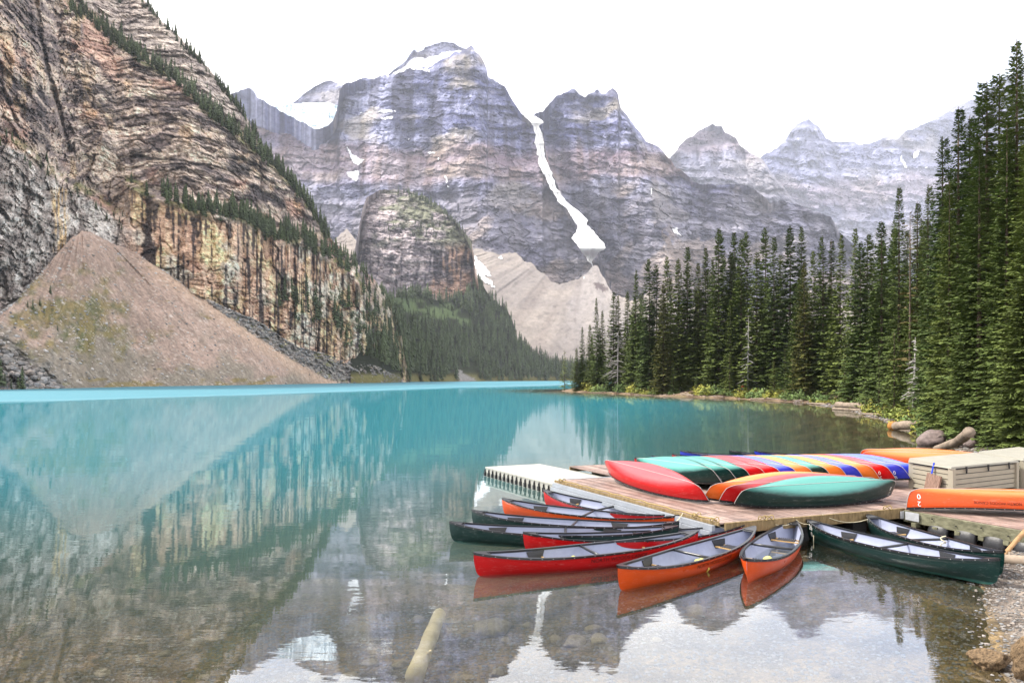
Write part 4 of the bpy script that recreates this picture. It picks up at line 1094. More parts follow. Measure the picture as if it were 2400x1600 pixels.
spots = []   # (px, py, height px, band)
for i in range(330):
    x = rnd.uniform(165, 765); t = rnd.gauss(0, 1)
    spots.append((x, float(A_line(x)) + 4 + t * (7 if x < 620 else 5), rnd.uniform(18, 40) * (0.8 + x / 1800), 'upper'))
for i in range(150):
    x = rnd.uniform(335, 905); spots.append((x, float(cliff_top(x)) + rnd.uniform(3, 16), rnd.uniform(12, 30) * (0.7 + x / 1400), 'crest'))
for i in range(230):
    x = rnd.triangular(300, 890, 640); spots.append((x, float(B_line(x)) + rnd.gauss(-2, 8), rnd.uniform(22, 50), 'middle'))
for i in range(70):
    x = rnd.triangular(600, 955, 860); y = rnd.uniform(max(690, 640 + (x - 600) * 0.3), 700 + (x - 600) * 0.52); spots.append((x, min(y, float(talus_top(x)) - 4), rnd.uniform(28, 64), 'foot'))
for i in range(60):
    x = rnd.uniform(870, 960); y = rnd.uniform(700, 850); spots.append((x, y, rnd.uniform(22, 44), 'foot'))
for i in range(36):
    x = rnd.uniform(-20, 300); spots.append((x, float(np.interp(x, [p[0] for p in bandC], [p[1] for p in bandC])) + rnd.uniform(-14, 40), rnd.uniform(10, 28), 'left'))
for i in range(30):
    x = rnd.uniform(200, 560); y = float(A_line(x)) - rnd.uniform(20, 110)
    if y > cliff_top(x) + 6: spots.append((x, y, rnd.uniform(10, 22), 'crest'))
for x, y, h in ((5, 910, 74), (14, 911, 40), (28, 911, 30), (54, 912, 58), (45, 911, 34), (120, 690, 22), (66, 720, 18), (78, 724, 26), (95, 716, 20), (105, 735, 16), (136, 775, 14), (182, 780, 12)):
    spots.append((x, y, h, 'cone'))
cl_lab = {'upper': ('small dark spruce in the belt along the upper cliff ledge', 'spruces on the upper cliff ledge'), 'crest': ('small spruce on the crest and open slope of the cliff', 'spruces on the cliff crest'), 'middle': ('dark spruce on the ledge above the ochre wall', 'spruces on the ledge above the ochre wall'),
          'foot': ('dark spruce at the lower right foot of the cliff', 'spruces at the foot of the cliff'), 'left': ('tiny spruce on the grey wall left of the scree cone', 'spruces on the grey wall'), 'cone': ('small dark spruce standing on the scree cone or its boulders', 'spruces on the scree cone')}
spots.sort(key=lambda s: -s[2])
rest = []
for n_, (x, y, h, b_) in enumerate(spots):
    src = talus if (b_ == 'cone') else cliff
    p = src.look(x, y); H = h / F * p.y
    if n_ < 118:
        o = empty('cliff_spruce', p + Vector((0, -0.6, -0.03 * H)), (0, 0, rnd.uniform(0, 6.28))); o.scale = (H * 0.95, H * 0.95, H)
        tag(o, cl_lab[b_][0], 'tree', cl_lab[b_][1]); link('crown', far_crown[n_ % 5], o); link('trunk', far_trunk, o)
    else:
        rest.append((p + Vector((0, -0.6, -0.03 * H)), H, n_))
join_trees('small_cliff_trees', rest, 'many tiny dark spruces scattered over the cliff ledges', m_needle_far)

wood_pts = []
n_ = 0
while n_ < 1900:
    x = rnd.uniform(840, 1420); tp = float(wood_top(x)); bt_ = float(shore(x))
    y = rnd.uniform(tp, bt_ - 1)
    mead = math.hypot((x - 1010) / 95, (y - 718 - (x - 950) * 0.25) / 22)
    if mead < 1 and rnd.random() < 0.8: continue
    if 1070 < x < 1122 and y > 862: continue
    if x < 965 and y > 845 + (x - 880) * 0.5: continue
    if y > 882 and rnd.random() < 0.6: continue
    p = woodslope.look(x, y); H = rnd.uniform(14, 29) * (0.6 if mead < 1.3 else 1.0)
    wood_pts.append((p + Vector((0, 0, -0.5)), H, n_)); n_ += 1
for i in range(90):      # scattered trees along the knoll's foot and crest
    x = rnd.uniform(885, 1130); p = woodslope.look(x, float(wood_top(x)) + 2); wood_pts.append((p, rnd.uniform(10, 20), i))
for i in range(120):
    x = rnd.uniform(930, 1105); p = knoll.look(x, float(knoll_top(x)) + rnd.uniform(1, 8) ** 1.3); wood_pts.append((p, rnd.uniform(7, 15), i))
for i in range(90):
    x = rnd.gauss(1000, 45); p = knoll.look(x, rnd.gauss(535, 12)); wood_pts.append((p, rnd.uniform(6, 12), i))
join_trees('forest', wood_pts, 'dense dark conifer wood on the slope at the far end of the lake', m_needle_far)
# ------------------------------------------------------------------ dock
m_deck, nt, b = new_mat('deck_board')
oi = nt.nodes.new('ShaderNodeObjectInfo')
c0 = ramp(nt, oi.outputs['Random'], [(0, (0.17, 0.115, 0.095)), (0.5, (0.25, 0.17, 0.14)), (1, (0.31, 0.225, 0.19))])
nz = noise_node(nt, 1.1, 6, 0.7); gz = noise_node(nt, 9.0, 4, 0.6)
cc = mixc(nt, 1.0, c0.outputs['Color'], ramp(nt, nz.outputs['Fac'], [(0.35, 0.62), (0.65, 1.2)]).outputs['Color'], 'MULTIPLY')
nt.links.new(mixc(nt, 1.0, cc, ramp(nt, gz.outputs['Fac'], [(0.3, 0.8), (0.7, 1.15)]).outputs['Color'], 'MULTIPLY'), b.inputs['Base Color'])
nt.links.new(ramp(nt, nz.outputs['Fac'], [(0.35, 0.35), (0.6, 0.65)]).outputs['Color'], b.inputs['Roughness'])
bump(nt, b, gz.outputs['Fac'], 0.35, 0.006)
m_beam = plain('beam_wood', (0.20, 0.145, 0.075), 0.85, 0.15, 0.4, 4.0, 0.6, 0.02, (3, 3, 1))
m_beamg = plain('weathered_beam', (0.15, 0.145, 0.095), 0.85, 0.15, 0.45, 3.5, 0.7, 0.02, (1.5, 1.5, 3))
m_white = plain('white_plastic', (0.36, 0.35, 0.31), 0.5, 0.4, 0.08, 3.0)
m_rail = plain('white_rail', (0.26, 0.28, 0.31), 0.35, 0.5, 0.1, 3.0)
m_black = plain('black_rubber', (0.018, 0.018, 0.02), 0.45, 0.4, 0.3, 14, 0.5, 0.01)
m_blackp = plain('black_plastic', (0.016, 0.016, 0.018), 0.35, 0.45, 0.1, 20)
m_rope = plain('rope', (0.28, 0.21, 0.09), 0.9, 0.1, 0.3, 40, 0.5, 0.003)
m_ropew = plain('pale_rope', (0.52, 0.48, 0.34), 0.9, 0.1, 0.2, 40)
m_metal = plain('galvanised_steel', (0.36, 0.37, 0.39), 0.4, 0.6, 0.15, 9)
DZ = 0.50
O_ = Vector((4.70, 15.40)); U_ = Vector((5.10, 1.80)); W_ = Vector((-3.32, 6.60))
def dk(u, w, z=DZ): p = O_ + U_ * u + W_ * w; return Vector((p.x, p.y, z))
Ul, Wl = U_.length, W_.length
yawU = math.atan2(U_.y, U_.x); yawW = math.atan2(W_.y, W_.x)

dock = empty('dock', dk(0, 0, 0)); tag(dock, 'wooden canoe dock with reddish brown boards over the water', 'dock')
def under(o): # keep world coordinates for a mesh built in place
    o.parent = dock; o.location = -dock.location
    return o
def plank_strip(u0, u1, w0, w1, wid=0.148):
    n = max(1, int(round((u1 - u0) * Ul / wid)))
    for i in range(n):
        a = u0 + (u1 - u0) * (i + 0.045) / n; c = u0 + (u1 - u0) * (i + 0.955) / n
        j0, j1 = rnd.uniform(-0.002, 0.002), rnd.uniform(-0.002, 0.002); dz = rnd.uniform(-0.004, 0.004)
        b = MB(); e = 0.012 / Wl
        p = [(a, w0 + e + j0), (c, w0 + e + j0), (c, w1 - e + j1), (a, w1 - e + j1)]
        b.hexa([dk(x, y, DZ - 0.036) for x, y in p], [dk(x, y, DZ + dz) for x, y in p])
        o = under(b.build('plank', m_deck)); 
plank_strip(0.0, 0.995, 0.0, 0.14); plank_strip(0.0, 0.995, 0.14, 0.99)
plank_strip(1.0, 2.72, -0.62, 0.14, 0.2); plank_strip(1.0, 2.72, 0.14, 0.99, 0.2)
plank_strip(0.42, 2.72, 1.0, 1.42, 0.24)
def beam(p, q, h, t, zt, mat, name='edge_beam'):
    d = (q - p); L = math.hypot(d.x, d.y); b = MB()
    b.box(((p.x + q.x) / 2, (p.y + q.y) / 2, zt - h / 2), (L, t, h), math.atan2(d.y, d.x))
    return under(b.build(name, mat))
beam(dk(0.01, -0.012), dk(0.995, -0.012), 0.24, 0.07, DZ + 0.02, m_beam)
beam(dk(1.0 - 0.012, -0.02), dk(1.0 - 0.012, -0.62), 0.27, 0.09, DZ - 0.015, m_beamg)
beam(dk(1.0, -0.632), dk(2.7, -0.632), 0.24, 0.08, DZ - 0.01, m_beamg)
beam(dk(-0.006, 0.0), dk(-0.006, 0.99), 0.07, 0.05, DZ + 0.012, m_beam)
beam(dk(-0.022, 0.01), dk(-0.022, 0.98), 0.12, 0.10, DZ - 0.06, m_rail, 'side_rail')
beam(dk(-0.036, 0.01), dk(-0.036, 0.98), 0.10, 0.08, DZ - 0.19, m_rail, 'side_rail')
beam(dk(0.02, 0.998), dk(0.42, 0.998), 0.06, 0.06, DZ + 0.015, m_metal, 'joint_strip')
beam(dk(0.43, 1.425), dk(2.7, 1.425), 0.2, 0.07, DZ - 0.01, m_beam)
# substructure that closes the view under the boards
for w in (0.08, 0.5, 0.9, 1.3):
    beam(dk(0.1 if w < 1 else 0.5, w), dk(2.6, w), 0.28, 0.14, DZ - 0.06, m_beamg, 'joist')
for u in (0.2, 0.5, 0.8): beam(dk(u, 0.03), dk(u, 0.95), 0.5, 0.5, 0.35, m_black, 'float_tank')
# bracket plates on the corner
b = MB(); 
p = dk(0.972, -0.055, DZ - 0.13); b.box(p, (0.02, 0.34, 0.20), yawW - math.pi / 2); under(b.build('bracket_plate', m_metal))
p = dk(0.985, -0.022, DZ - 0.13); b = MB(); b.box(p, (0.28, 0.02, 0.18), yawU); under(b.build('bracket_plate', m_metal))
# bolts on the grey beam
for i in range(7):
    b = MB(); p = dk(0.976, -0.12 - 0.075 * i, DZ - 0.10 - 0.07 * (i % 2)); b.tube([p, p - Vector((U_.x, U_.y, 0)).normalized() * 0.02], 0.016, 8); under(b.build('bolt', m_blackp))
# short timber ends under the grey beam
for i in range(8):
    b = MB(); p = dk(0.985, -0.06 - 0.07 * i, DZ - 0.33); b.box(p, (0.16, 0.12, 0.10), yawU); under(b.build('timber_end', m_beamg))

def rope(name, pts, r, mat, label, sag=0.0, grp=None):
    pts = [Vector(p) for p in pts]
    if len(pts) == 2:
        a, c = pts; pts = [a.lerp(c, t) - Vector((0, 0, sag * 4 * t * (1 - t))) for t in np.linspace(0, 1, 9)]
    b = MB(); b.tube(pts, r, 6)
    return tag(b.build(name, mat, None, True), label, 'rope', grp)
rope('rope', [dk(0.004 + 0.004 * math.sin(i * 2.1), 0.02 + 0.955 * i / 40, DZ + 0.035 + 0.008 * math.sin(i * 1.3)) for i in range(41)], 0.02, m_rope, 'thin tan rope lying along the left edge of the dock')
for u, w in ((-0.005, 0.93), (-0.005, 0.10), (-0.005, 0.02), (0.2, -0.012), (0.235, -0.012), (0.90, -0.01)):
    p = dk(u, w, DZ + 0.03); b = MB()
    b.tube([p + Vector((0.10 * math.cos(a), 0.05 * math.sin(a), 0.03 + 0.05 * math.sin(a * 2))) for a in np.linspace(0, 9, 22)], 0.011, 5)
    tag(b.build('rope_knot', m_rope, None, True), 'knotted tan rope at the edge of the dock', 'rope knot', 'rope knots along the dock edge')

# black tyres floating the right hand pier
def tyre_mesh():
    prof = [(0.17, -0.2), (0.27, -0.24), (0.33, -0.2), (0.345, -0.1), (0.35, 0), (0.345, 0.1), (0.33, 0.2), (0.27, 0.24), (0.17, 0.2)]
    n = 22; V = []; Fq = []
    for i in range(n):
        a = 2 * math.pi * i / n
        for r, x in prof:
            rr = r * (1 + 0.012 * (i % 2) * (r > 0.32)); V.append((x, rr * math.cos(a), rr * math.sin(a)))
    m = len(prof)
    for i in range(n):
        for k in range(m - 1): Fq.append((i * m + k, i * m + k + 1, ((i + 1) % n) * m + k + 1, ((i + 1) % n) * m + k))
        Fq.append((i * m + m - 1, i * m, ((i + 1) % n) * m, ((i + 1) % n) * m + m - 1))
    me = bpy.data.meshes.new('tyre'); me.from_pydata(V, [], Fq); me.polygons.foreach_set('use_smooth', [True] * len(Fq)); me.update(); return me
tm = tyre_mesh(); tm.materials.append(m_black)
for i in range(5):
    o = link('tyre', tm, None, None, dk(1.03, -0.13 - 0.085 * i, 0.03), (rnd.uniform(0, 3), 0, yawW))
    tag(o, 'scuffed black tyre lying half in the water under the pier', 'tyre', 'black tyres under the right hand pier')

# white modular float
FA, FB, FC, FD = Vector((-1.04, 26.4, 0)), Vector((1.34, 22.05, 0)), Vector((3.40, 23.45, 0)), Vector((1.10, 27.3, 0))
fl = empty('floating_dock', FA); tag(fl, 'white plastic floating dock with dark connector lugs along its side', 'floating dock')
def fl_add(o): o.parent = fl; o.location = -fl.location; return o
b = MB(); b.hexa([v + Vector((0, 0, 0.31)) for v in (FA, FB, FC, FD)], [v + Vector((0, 0, 0.36)) for v in (FA, FB, FC, FD)]); fl_add(b.build('top_panel', m_white))
d_ = (FB - FA); nrm = Vector((-d_.y, d_.x, 0)).normalized(); nb_ = 16
blk = None
for i in range(nb_):
    p = FA + d_ * ((i + 0.5) / nb_) + nrm * 0.17
    b = MB(); b.box((p.x, p.y, 0.105), (d_.length / nb_ * 0.80, 0.30, 0.40), math.atan2(d_.y, d_.x)); fl_add(b.build('float_block', m_white))
    q = FA + d_ * ((i + 0.04) / nb_) - nrm * 0.01
    b = MB(); b.tube([(q.x, q.y, 0.02), (q.x, q.y, 0.16), (q.x, q.y, 0.17), (q.x, q.y, 0.27)], [0.055, 0.055, 0.026, 0.026], 8); fl_add(b.build('connector', m_blackp))
for (P0, P1) in ((FA, FD), (FD, FC)):
    e_ = P1 - P0; n = int(e_.length / 0.3)
    for i in range(n):
        p = P0 + e_ * ((i + 0.5) / n); p = p + (FA + FC - 2 * p).normalized() * 0.2
        b = MB(); b.box((p.x, p.y, 0.105), (e_.length / n * 0.82, 0.3, 0.40), math.atan2(e_.y, e_.x)); fl_add(b.build('float_block', m_white))
b = MB(); cpt = (FA + FC) / 2; b.hexa([FA.lerp(cpt, .15) + Vector((0, 0, -.1)), FB.lerp(cpt, .15) + Vector((0, 0, -.1)), FC.lerp(cpt, .15) + Vector((0, 0, -.1)), FD.lerp(cpt, .15) + Vector((0, 0, -.1))], [v.lerp(cpt, .12) + Vector((0, 0, 0.308)) for v in (FA, FB, FC, FD)]); fl_add(b.build('float_core', m_blackp))

# ------------------------------------------------------------------ canoes
CL, HB = 4.9, 0.445
def zk_(t): return 0.015 * t * t + 0.10 * np.abs(t) ** 16
def zs_(t): return 0.37 + 0.17 * np.abs(t) ** 2.8
def bm_(t): return HB * np.maximum(1 - np.abs(t) ** 2.3, 0) ** 0.86 + 0.004
PE, QE = 0.62, 1.25
def hull_pt(t, s, side, off=0.0):
    ph = s * math.pi / 2
    vee = np.abs(t) ** 1.6
    y = bm_(t) * np.sin(ph) ** (PE + 0.75 * vee)
    z = zk_(t) + (zs_(t) - zk_(t)) * (1 - np.cos(ph)) ** (QE - 0.62 * vee) 
    x = CL / 2 * t * (1 - 0.035 * (1 - s) ** 2.2 * np.abs(t) ** 5)
    return np.array([x, side * max(y - off, 0.0), z + off * (1 - s)])
NT, NS = 41, 9
TT = np.sin(np.linspace(-1, 1, NT) * math.pi / 2) * 0.55 + np.linspace(-1, 1, NT) * 0.45
def hull_mesh(name, off, flip, tl=1.0):
    V = []
    for sd in (-1, 1):      # two halves: the keel and the stems stay crisp
        for t in TT * tl:
            for k in range(NS + 1):
                kk = NS - k if sd < 0 else k
                V.append(hull_pt(t, (kk / NS) ** 0.9, sd, off))
    f = grid_faces(NT, NS + 1, flip)
    return raw_mesh(name, np.array(V), np.concatenate([f, f + NT * (NS + 1)]), 4, None, True)
def hull_y(x, z):
    t = float(np.clip(x / (CL / 2), -1, 1)); vee = abs(t) ** 1.6
    q = np.clip((z - zk_(t)) / (zs_(t) - zk_(t)), 0.0, 1.0)
    ph = math.acos(1 - q ** (1 / (QE - 0.62 * vee)))
    return float(bm_(t) * math.sin(ph) ** (PE + 0.75 * vee))

def hull_mat(name, c, sheen):
    m, nt, b = new_mat(name)
    n = noise_node(nt, 3.0, 6, 0.7, vscale=(0.5, 1.6, 1.6)); oi = nt.nodes.new('ShaderNodeObjectInfo')
    r = ramp(nt, n.outputs['Fac'], [(0.25, 0.86), (0.75, 1.10)])
    cc = mixc(nt, 1.0, c, r.outputs['Color'], 'MULTIPLY')
    n2 = noise_node(nt, 16.0, 5, 0.75, vscale=(0.25, 1, 1.5))
    r2 = ramp(nt, n2.outputs['Fac'], [(0.56, 0.0), (0.74, 0.36)])
    cc = mixc(nt, r2.outputs['Color'], cc, [min(1, x * 0.7 + 0.22) for x in c])
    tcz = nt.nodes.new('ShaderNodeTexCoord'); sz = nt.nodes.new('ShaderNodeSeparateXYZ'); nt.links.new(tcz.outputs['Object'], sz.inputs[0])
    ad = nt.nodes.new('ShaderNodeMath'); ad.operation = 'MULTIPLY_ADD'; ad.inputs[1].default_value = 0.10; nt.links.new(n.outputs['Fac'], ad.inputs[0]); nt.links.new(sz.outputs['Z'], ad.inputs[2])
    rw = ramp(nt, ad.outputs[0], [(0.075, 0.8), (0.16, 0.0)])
    cc = mixc(nt, rw.outputs['Color'], cc, sheen)      # paler bottom: the sky's sheen painted into the hull colour
    nt.links.new(cc, b.inputs['Base Color'])
    rr = ramp(nt, n.outputs['Fac'], [(0.3, 0.26), (0.75, 0.42)]); nt.links.new(rr.outputs['Color'], b.inputs['Roughness'])
    b.inputs['Specular IOR Level'].default_value = 0.35
    return m
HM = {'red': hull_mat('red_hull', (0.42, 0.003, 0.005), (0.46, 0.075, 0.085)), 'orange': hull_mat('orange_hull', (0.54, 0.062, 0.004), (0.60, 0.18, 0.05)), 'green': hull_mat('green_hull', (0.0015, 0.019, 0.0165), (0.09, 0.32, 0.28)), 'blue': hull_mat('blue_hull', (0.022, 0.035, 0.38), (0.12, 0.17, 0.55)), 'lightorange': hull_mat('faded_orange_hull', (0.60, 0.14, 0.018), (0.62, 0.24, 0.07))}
m_liner = plain('canoe_liner', (0.29, 0.315, 0.42), 0.45, 0.35, 0.08, 5)
m_gun = plain('black_gunwale', (0.014, 0.015, 0.018), 0.3, 0.5, 0.1, 20)
m_seatw = plain('seat_wood', (0.52, 0.33, 0.13), 0.5, 0.4, 0.2, 18)
m_web = plain('seat_webbing', (0.05, 0.05, 0.06), 0.8, 0.2, 0.8, 90)
m_rivet = plain('rivet_steel', (0.6, 0.6, 0.6), 0.3, 0.6, 0.05, 5)
m_decalw = plain('white_decal', (0.72, 0.72, 0.70), 0.6, 0.2, 0.03, 5)
m_decalb = plain('dark_decal', (0.03, 0.012, 0.012), 0.6, 0.2, 0.03, 5)

hull_me = hull_mesh('hull', 0.0, True); hull_me.materials.append(HM['red'])
liner_me = hull_mesh('liner', 0.010, False, 0.988); liner_me.materials.append(m_liner)
def gun_mesh(side):
    b = MB(); pts = [Vector(hull_pt(t, 1.0, side)) + Vector((0, 0, 0.004)) for t in TT]
    # rectangular rail
    for i in range(len(pts) - 1):
        def ring(p, t): 
            s = 0.016 if abs(t) > .98 else 0.022
            return [p + Vector((0, -0.022, -0.022)), p + Vector((0, 0.022, -0.030)), p + Vector((0, 0.022, 0.010)), p + Vector((0, -0.022, 0.014))]
        A, B = ring(pts[i], TT[i]), ring(pts[i + 1], TT[i + 1])
        b.add(A + B, [(0, 1, 5, 4), (1, 2, 6, 5), (2, 3, 7, 6), (3, 0, 4, 7)])
    me = b.mesh('gunwale'); me.materials.append(m_gun); return me
gun_me = [gun_mesh(-1), gun_mesh(1)]
def plate_mesh(e):
    b = MB(); t0 = 0.885
    V = []; 
    ts = np.linspace(t0, 1.0, 6)
    L = [Vector(hull_pt(e * t, 1.0, -1)) + Vector((0, 0, 0.012)) for t in ts]; R = [Vector(hull_pt(e * t, 1.0, 1)) + Vector((0, 0, 0.012)) for t in ts]
    n = 6
    b.add(L + R + [v - Vector((0, 0, 0.05)) for v in L] + [v - Vector((0, 0, 0.05)) for v in R], [(i, i + 1, n + i + 1, n + i) for i in range(5)] + [(0, n, 3 * n, 2 * n)] + [(2 * n + i, 3 * n + i, 3 * n + i + 1, 2 * n + i + 1) for i in range(5)] + [(i + 1, i, 2 * n + i, 2 * n + i + 1) for i in range(5)] + [(n + i, n + i + 1, 3 * n + i + 1, 3 * n + i) for i in range(5)])
    me = b.mesh('deck_plate'); me.materials.append(m_gun); return me
plate_me = [plate_mesh(-1), plate_mesh(1)]
def handle_mesh(e):
    b = MB(); x = e * CL / 2 * 0.87; y = float(bm_(0.87)) * 0.96; z = float(zs_(0.87)) - 0.005
    b.tube([(x, -y, z), (x, y, z)], 0.014, 6)
    me = b.mesh('carry_handle'); me.materials.append(m_gun); return me
handle_me = [handle_mesh(-1), handle_mesh(1)]
b = MB(); ty = float(bm_(0.03)); b.tube([(0.07, -ty, 0.35), (0.07, -0.15, 0.345), (0.07, 0.15, 0.345), (0.07, ty, 0.35)], [0.024, 0.03, 0.03, 0.024], 8); thw_me = b.mesh('thwart', True); thw_me.materials.append(m_gun)
def seat_parts(x0, w):
    y = hull_y(x0, 0.23) - 0.015
    b = MB(); b.box((x0, 0, 0.232), (0.24, 2 * y * 0.62, 0.016)); 
    for i in range(9): b.box((x0, -y * 0.58 + 2 * y * 0.58 * i / 8, 0.236), (0.29, 0.025, 0.03))
    me = b.mesh('seat'); me.materials.append(m_web)
    bars = []
    for dx in (-0.13, 0.13):
        b = MB(); yy = hull_y(x0 + dx, 0.22) - 0.012; b.box((x0 + dx, 0, 0.225), (0.034, 2 * yy, 0.026)); mm = b.mesh('seat_bar'); mm.materials.append(m_seatw); bars.append(mm)
    brs = []
    for sd in (-1, 1):
        b = MB(); P = []
        for dx, z in ((-0.20, 0.36), (0.20, 0.36), (0.14, 0.19), (-0.14, 0.19)):
            P.append(Vector((x0 + dx, sd * (hull_y(x0 + dx, z) - 0.026), z)))
        Q = [p + Vector((0, sd * 0.012, 0)) for p in P]
        b.hexa(P, Q) if sd > 0 else b.hexa(Q, P)
        mm = b.mesh('seat_bracket'); mm.materials.append(m_blackp); brs.append(mm)
    return me, bars, brs
seats = [seat_parts(-1.42, 1), seat_parts(1.08, 1)]
b = MB()
for sd in (-1, 1):
    for t in np.linspace(-0.94, 0.94, 23):
        p = Vector(hull_pt(t, 1.0, sd)); b.box((p.x, p.y + sd * 0.024, p.z - 0.006), (0.011, 0.004, 0.011))
riv_me = b.mesh('rivets'); riv_me.materials.append(m_rivet)
# moulded line below the gunwale
def line_mesh(sd):
    b = MB(); pts = []
    for t in np.linspace(-0.95, 0.95, 33):
        z = float(zs_(t)) - 0.065; x = t * CL / 2; pts.append(Vector((x, sd * (hull_y(x, z) + 0.0005), z)))
    b.tube(pts, 0.0045, 4); return b.mesh('moulded_line')
line_me = [line_mesh(-1), line_mesh(1)]

# pale abraded strip along keel and stems
m_keel = plain('worn_keel', (0.36, 0.34, 0.33), 0.6, 0.3, 0.15, 8)
b = MB(); b.tube([Vector(hull_pt(t, 0.0, 1)) - Vector((0, 0, 0.001)) for t in np.concatenate([np.linspace(-1, -0.9, 8), np.linspace(-0.86, 0.86, 15), np.linspace(0.9, 1, 8)])] , 0.0075, 5)
keel_me = b.mesh('keel_strip', True); keel_me.materials.append(m_keel)
def stem_mesh_(e):
    b = MB(); b.tube([Vector(hull_pt(e * 1.0, s, 1)) + Vector((e * 0.004, 0, 0)) for s in np.linspace(0.0, 1.0, 9)], 0.008, 5); me = b.mesh('stem_strip', True); me.materials.append(m_keel); return me
stem_me = [stem_mesh_(-1), stem_mesh_(1)]

_txt = {}
def text_geo(s):
    if s not in _txt:
        cu = bpy.data.curves.new('t', 'FONT'); cu.body = s; cu.size = 1.0; cu.align_x = 'CENTER'; cu.align_y = 'CENTER'; cu.resolution_u = 3
        o = bpy.data.objects.new('t', cu); col.objects.link(o)
        bpy.context.view_layer.update()
        me = bpy.data.meshes.new_from_object(o.evaluated_get(bpy.context.evaluated_depsgraph_get()))
        col.objects.unlink(o); bpy.data.objects.remove(o); bpy.data.curves.remove(cu)
        bm = bmesh.new(); bm.from_mesh(me); bmesh.ops.triangulate(bm, faces=bm.faces)
        for _ in range(1): bmesh.ops.subdivide_edges(bm, edges=[e for e in bm.edges if e.calc_length() > 0.35], cuts=1)
        bm.to_mesh(me); bm.free()
        _txt[s] = ([v.co.copy() for v in me.vertices], [tuple(p.vertices) for p in me.polygons])
    return _txt[s]
def decal(s, x0, z0, size, side, mat, parent, rot=0.0, name='lettering', squash=1.0):
    """flat print lying on the hull side; rot turns it in the plane of the side"""
    vs, fs = text_geo(s); out_v = []
    for v in vs:
        u, w = v.x * size * squash, v.y * size
        u, w = u * math.cos(rot) - w * math.sin(rot), u * math.sin(rot) + w * math.cos(rot)
        x = x0 + u * (1 if side < 0 else -1); z = z0 + w
        out_v.append((x, side * (hull_y(x, z) + 0.012), z))
    me = bpy.data.meshes.new(name); me.from_pydata(out_v, [], fs if side < 0 else fs); me.materials.append(mat); me.update()
    return link(name, me, parent)

def canoe(label, color, group=None, inside=True):
    root = empty('canoe'); tag(root, label, 'canoe', group)
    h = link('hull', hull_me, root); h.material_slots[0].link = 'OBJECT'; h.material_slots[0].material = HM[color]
    link('liner', liner_me, root)
    for m in gun_me: link('gunwale', m, root)
    for m in plate_me: link('deck_plate', m, root)
    if True:
        r = link('rivets', riv_me, root); r['kind'] = 'stuff'
        for m in line_me:
            o = link('moulded_line', m, root)
            if not m.materials: m.materials.append(HM['red'])
            o.material_slots[0].link = 'OBJECT'; o.material_slots[0].material = HM[color]
    if not inside:
        link('keel_strip', keel_me, root)
        for m in stem_me: link('stem_strip', m, root)
    if inside:
        for m in handle_me: link('carry_handle', m, root)
        link('thwart', thw_me, root)
        for me, bars, brs in seats:
            s = link('seat', me, root)
            for q in bars: link('seat_bar', q, s)
            for q in brs: link('seat_bracket', q, s)
    return root

def float_at(root, A, B, draft=0.09, roll=0.0, flipx=False):
    """put the two stem heads over the world points A and B (flipx swaps bow and stern)"""
    A, B = Vector(A), Vector(B)
    if flipx: A, B = B, A
    d = B - A; L = d.length
    yaw = math.atan2(d.y, d.x); pitch = -math.asin(max(-1, min(1, d.z / L)))
    root.rotation_euler = Euler((roll, pitch, yaw), 'XYZ')
    k = L / CL; root.scale = (k, 1, 1)
    M = Euler((roll, pitch, yaw), 'XYZ').to_matrix()
    mid = (A + B) / 2
    root.location = mid - M @ Vector((0, 0, float(zs_(1.0))))
    return root
TIP = float(zs_(1.0)) - 0.09
def tip(px, py, z=TIP): return at(px, py, z)

fleet = [
    ('red canoe moored right beside the white floating dock and the deck edge', 'red', (1275, 1147), (1590, 1203), TIP, TIP, False),
    ('orange canoe moored between the red canoe and the green ones', 'orange', (1177, 1167), (1592, 1207), TIP, TIP, False),
    ('green canoe moored just below the orange one in the left cluster', 'green', (1105, 1195), (1592, 1222), TIP, TIP, False),
    ('green canoe with its bow farthest out on the lake', 'green', (1053, 1222), (1590, 1232), TIP, TIP, False),
    ('red canoe without bailer between the green canoe and the front red one', 'red', (1226, 1247), (1747, 1228), TIP, TIP, False),
    ('front red canoe with dark lettering on its side and a yellow bailer', 'red', (1110, 1295), (1636, 1243), TIP, TIP, True),
    ('orange canoe with lettering on its side pointing towards the dock corner', 'orange', (1447, 1326), (1770, 1233), TIP, TIP, True),
    ('orange canoe seen end on between the lettered orange canoe and the dark green one', 'orange', (1750, 1310), (1862, 1217), TIP, TIP, True),
    ('dark green canoe numbered 26 with its stern on the gravel shore', 'green', (1890, 1216), (2344, 1309), TIP, TIP + 0.12, False),
    ('dark green canoe beside the pier behind the green canoe numbered 26', 'green', (2033, 1204), (2354, 1291), TIP, TIP + 0.14, False),
]
CAN = []
for lab, c, a, b_, za, zb, fx in fleet:
    CAN.append(float_at(canoe(lab, c), at(a[0], a[1], za), at(b_[0], b_[1], zb), flipx=fx))
CAN[0].rotation_euler.x += 0.02; CAN[2].rotation_euler.x -= 0.03
# prints: the side towards the camera is y<0 when the canoe runs left to right, y>0 when turned round
decal('NORTH WOODS CANOE', -0.35, 0.265, 0.11, 1, m_decalb, CAN[5], name='lettering')
decal('NORTH WOODS CANOE', -0.05, 0.265, 0.11, 1, m_decalb, CAN[6], name='lettering')
decal('26', -2.16, 0.40, 0.17, -1, m_decalw, CAN[8], name='number')
decal('0', -2.16, 0.24, 0.15, -1, m_decalw, CAN[8], name='number')
decal('31', -2.2, 0.40, 0.15, -1, m_decalw, CAN[9], name='number')

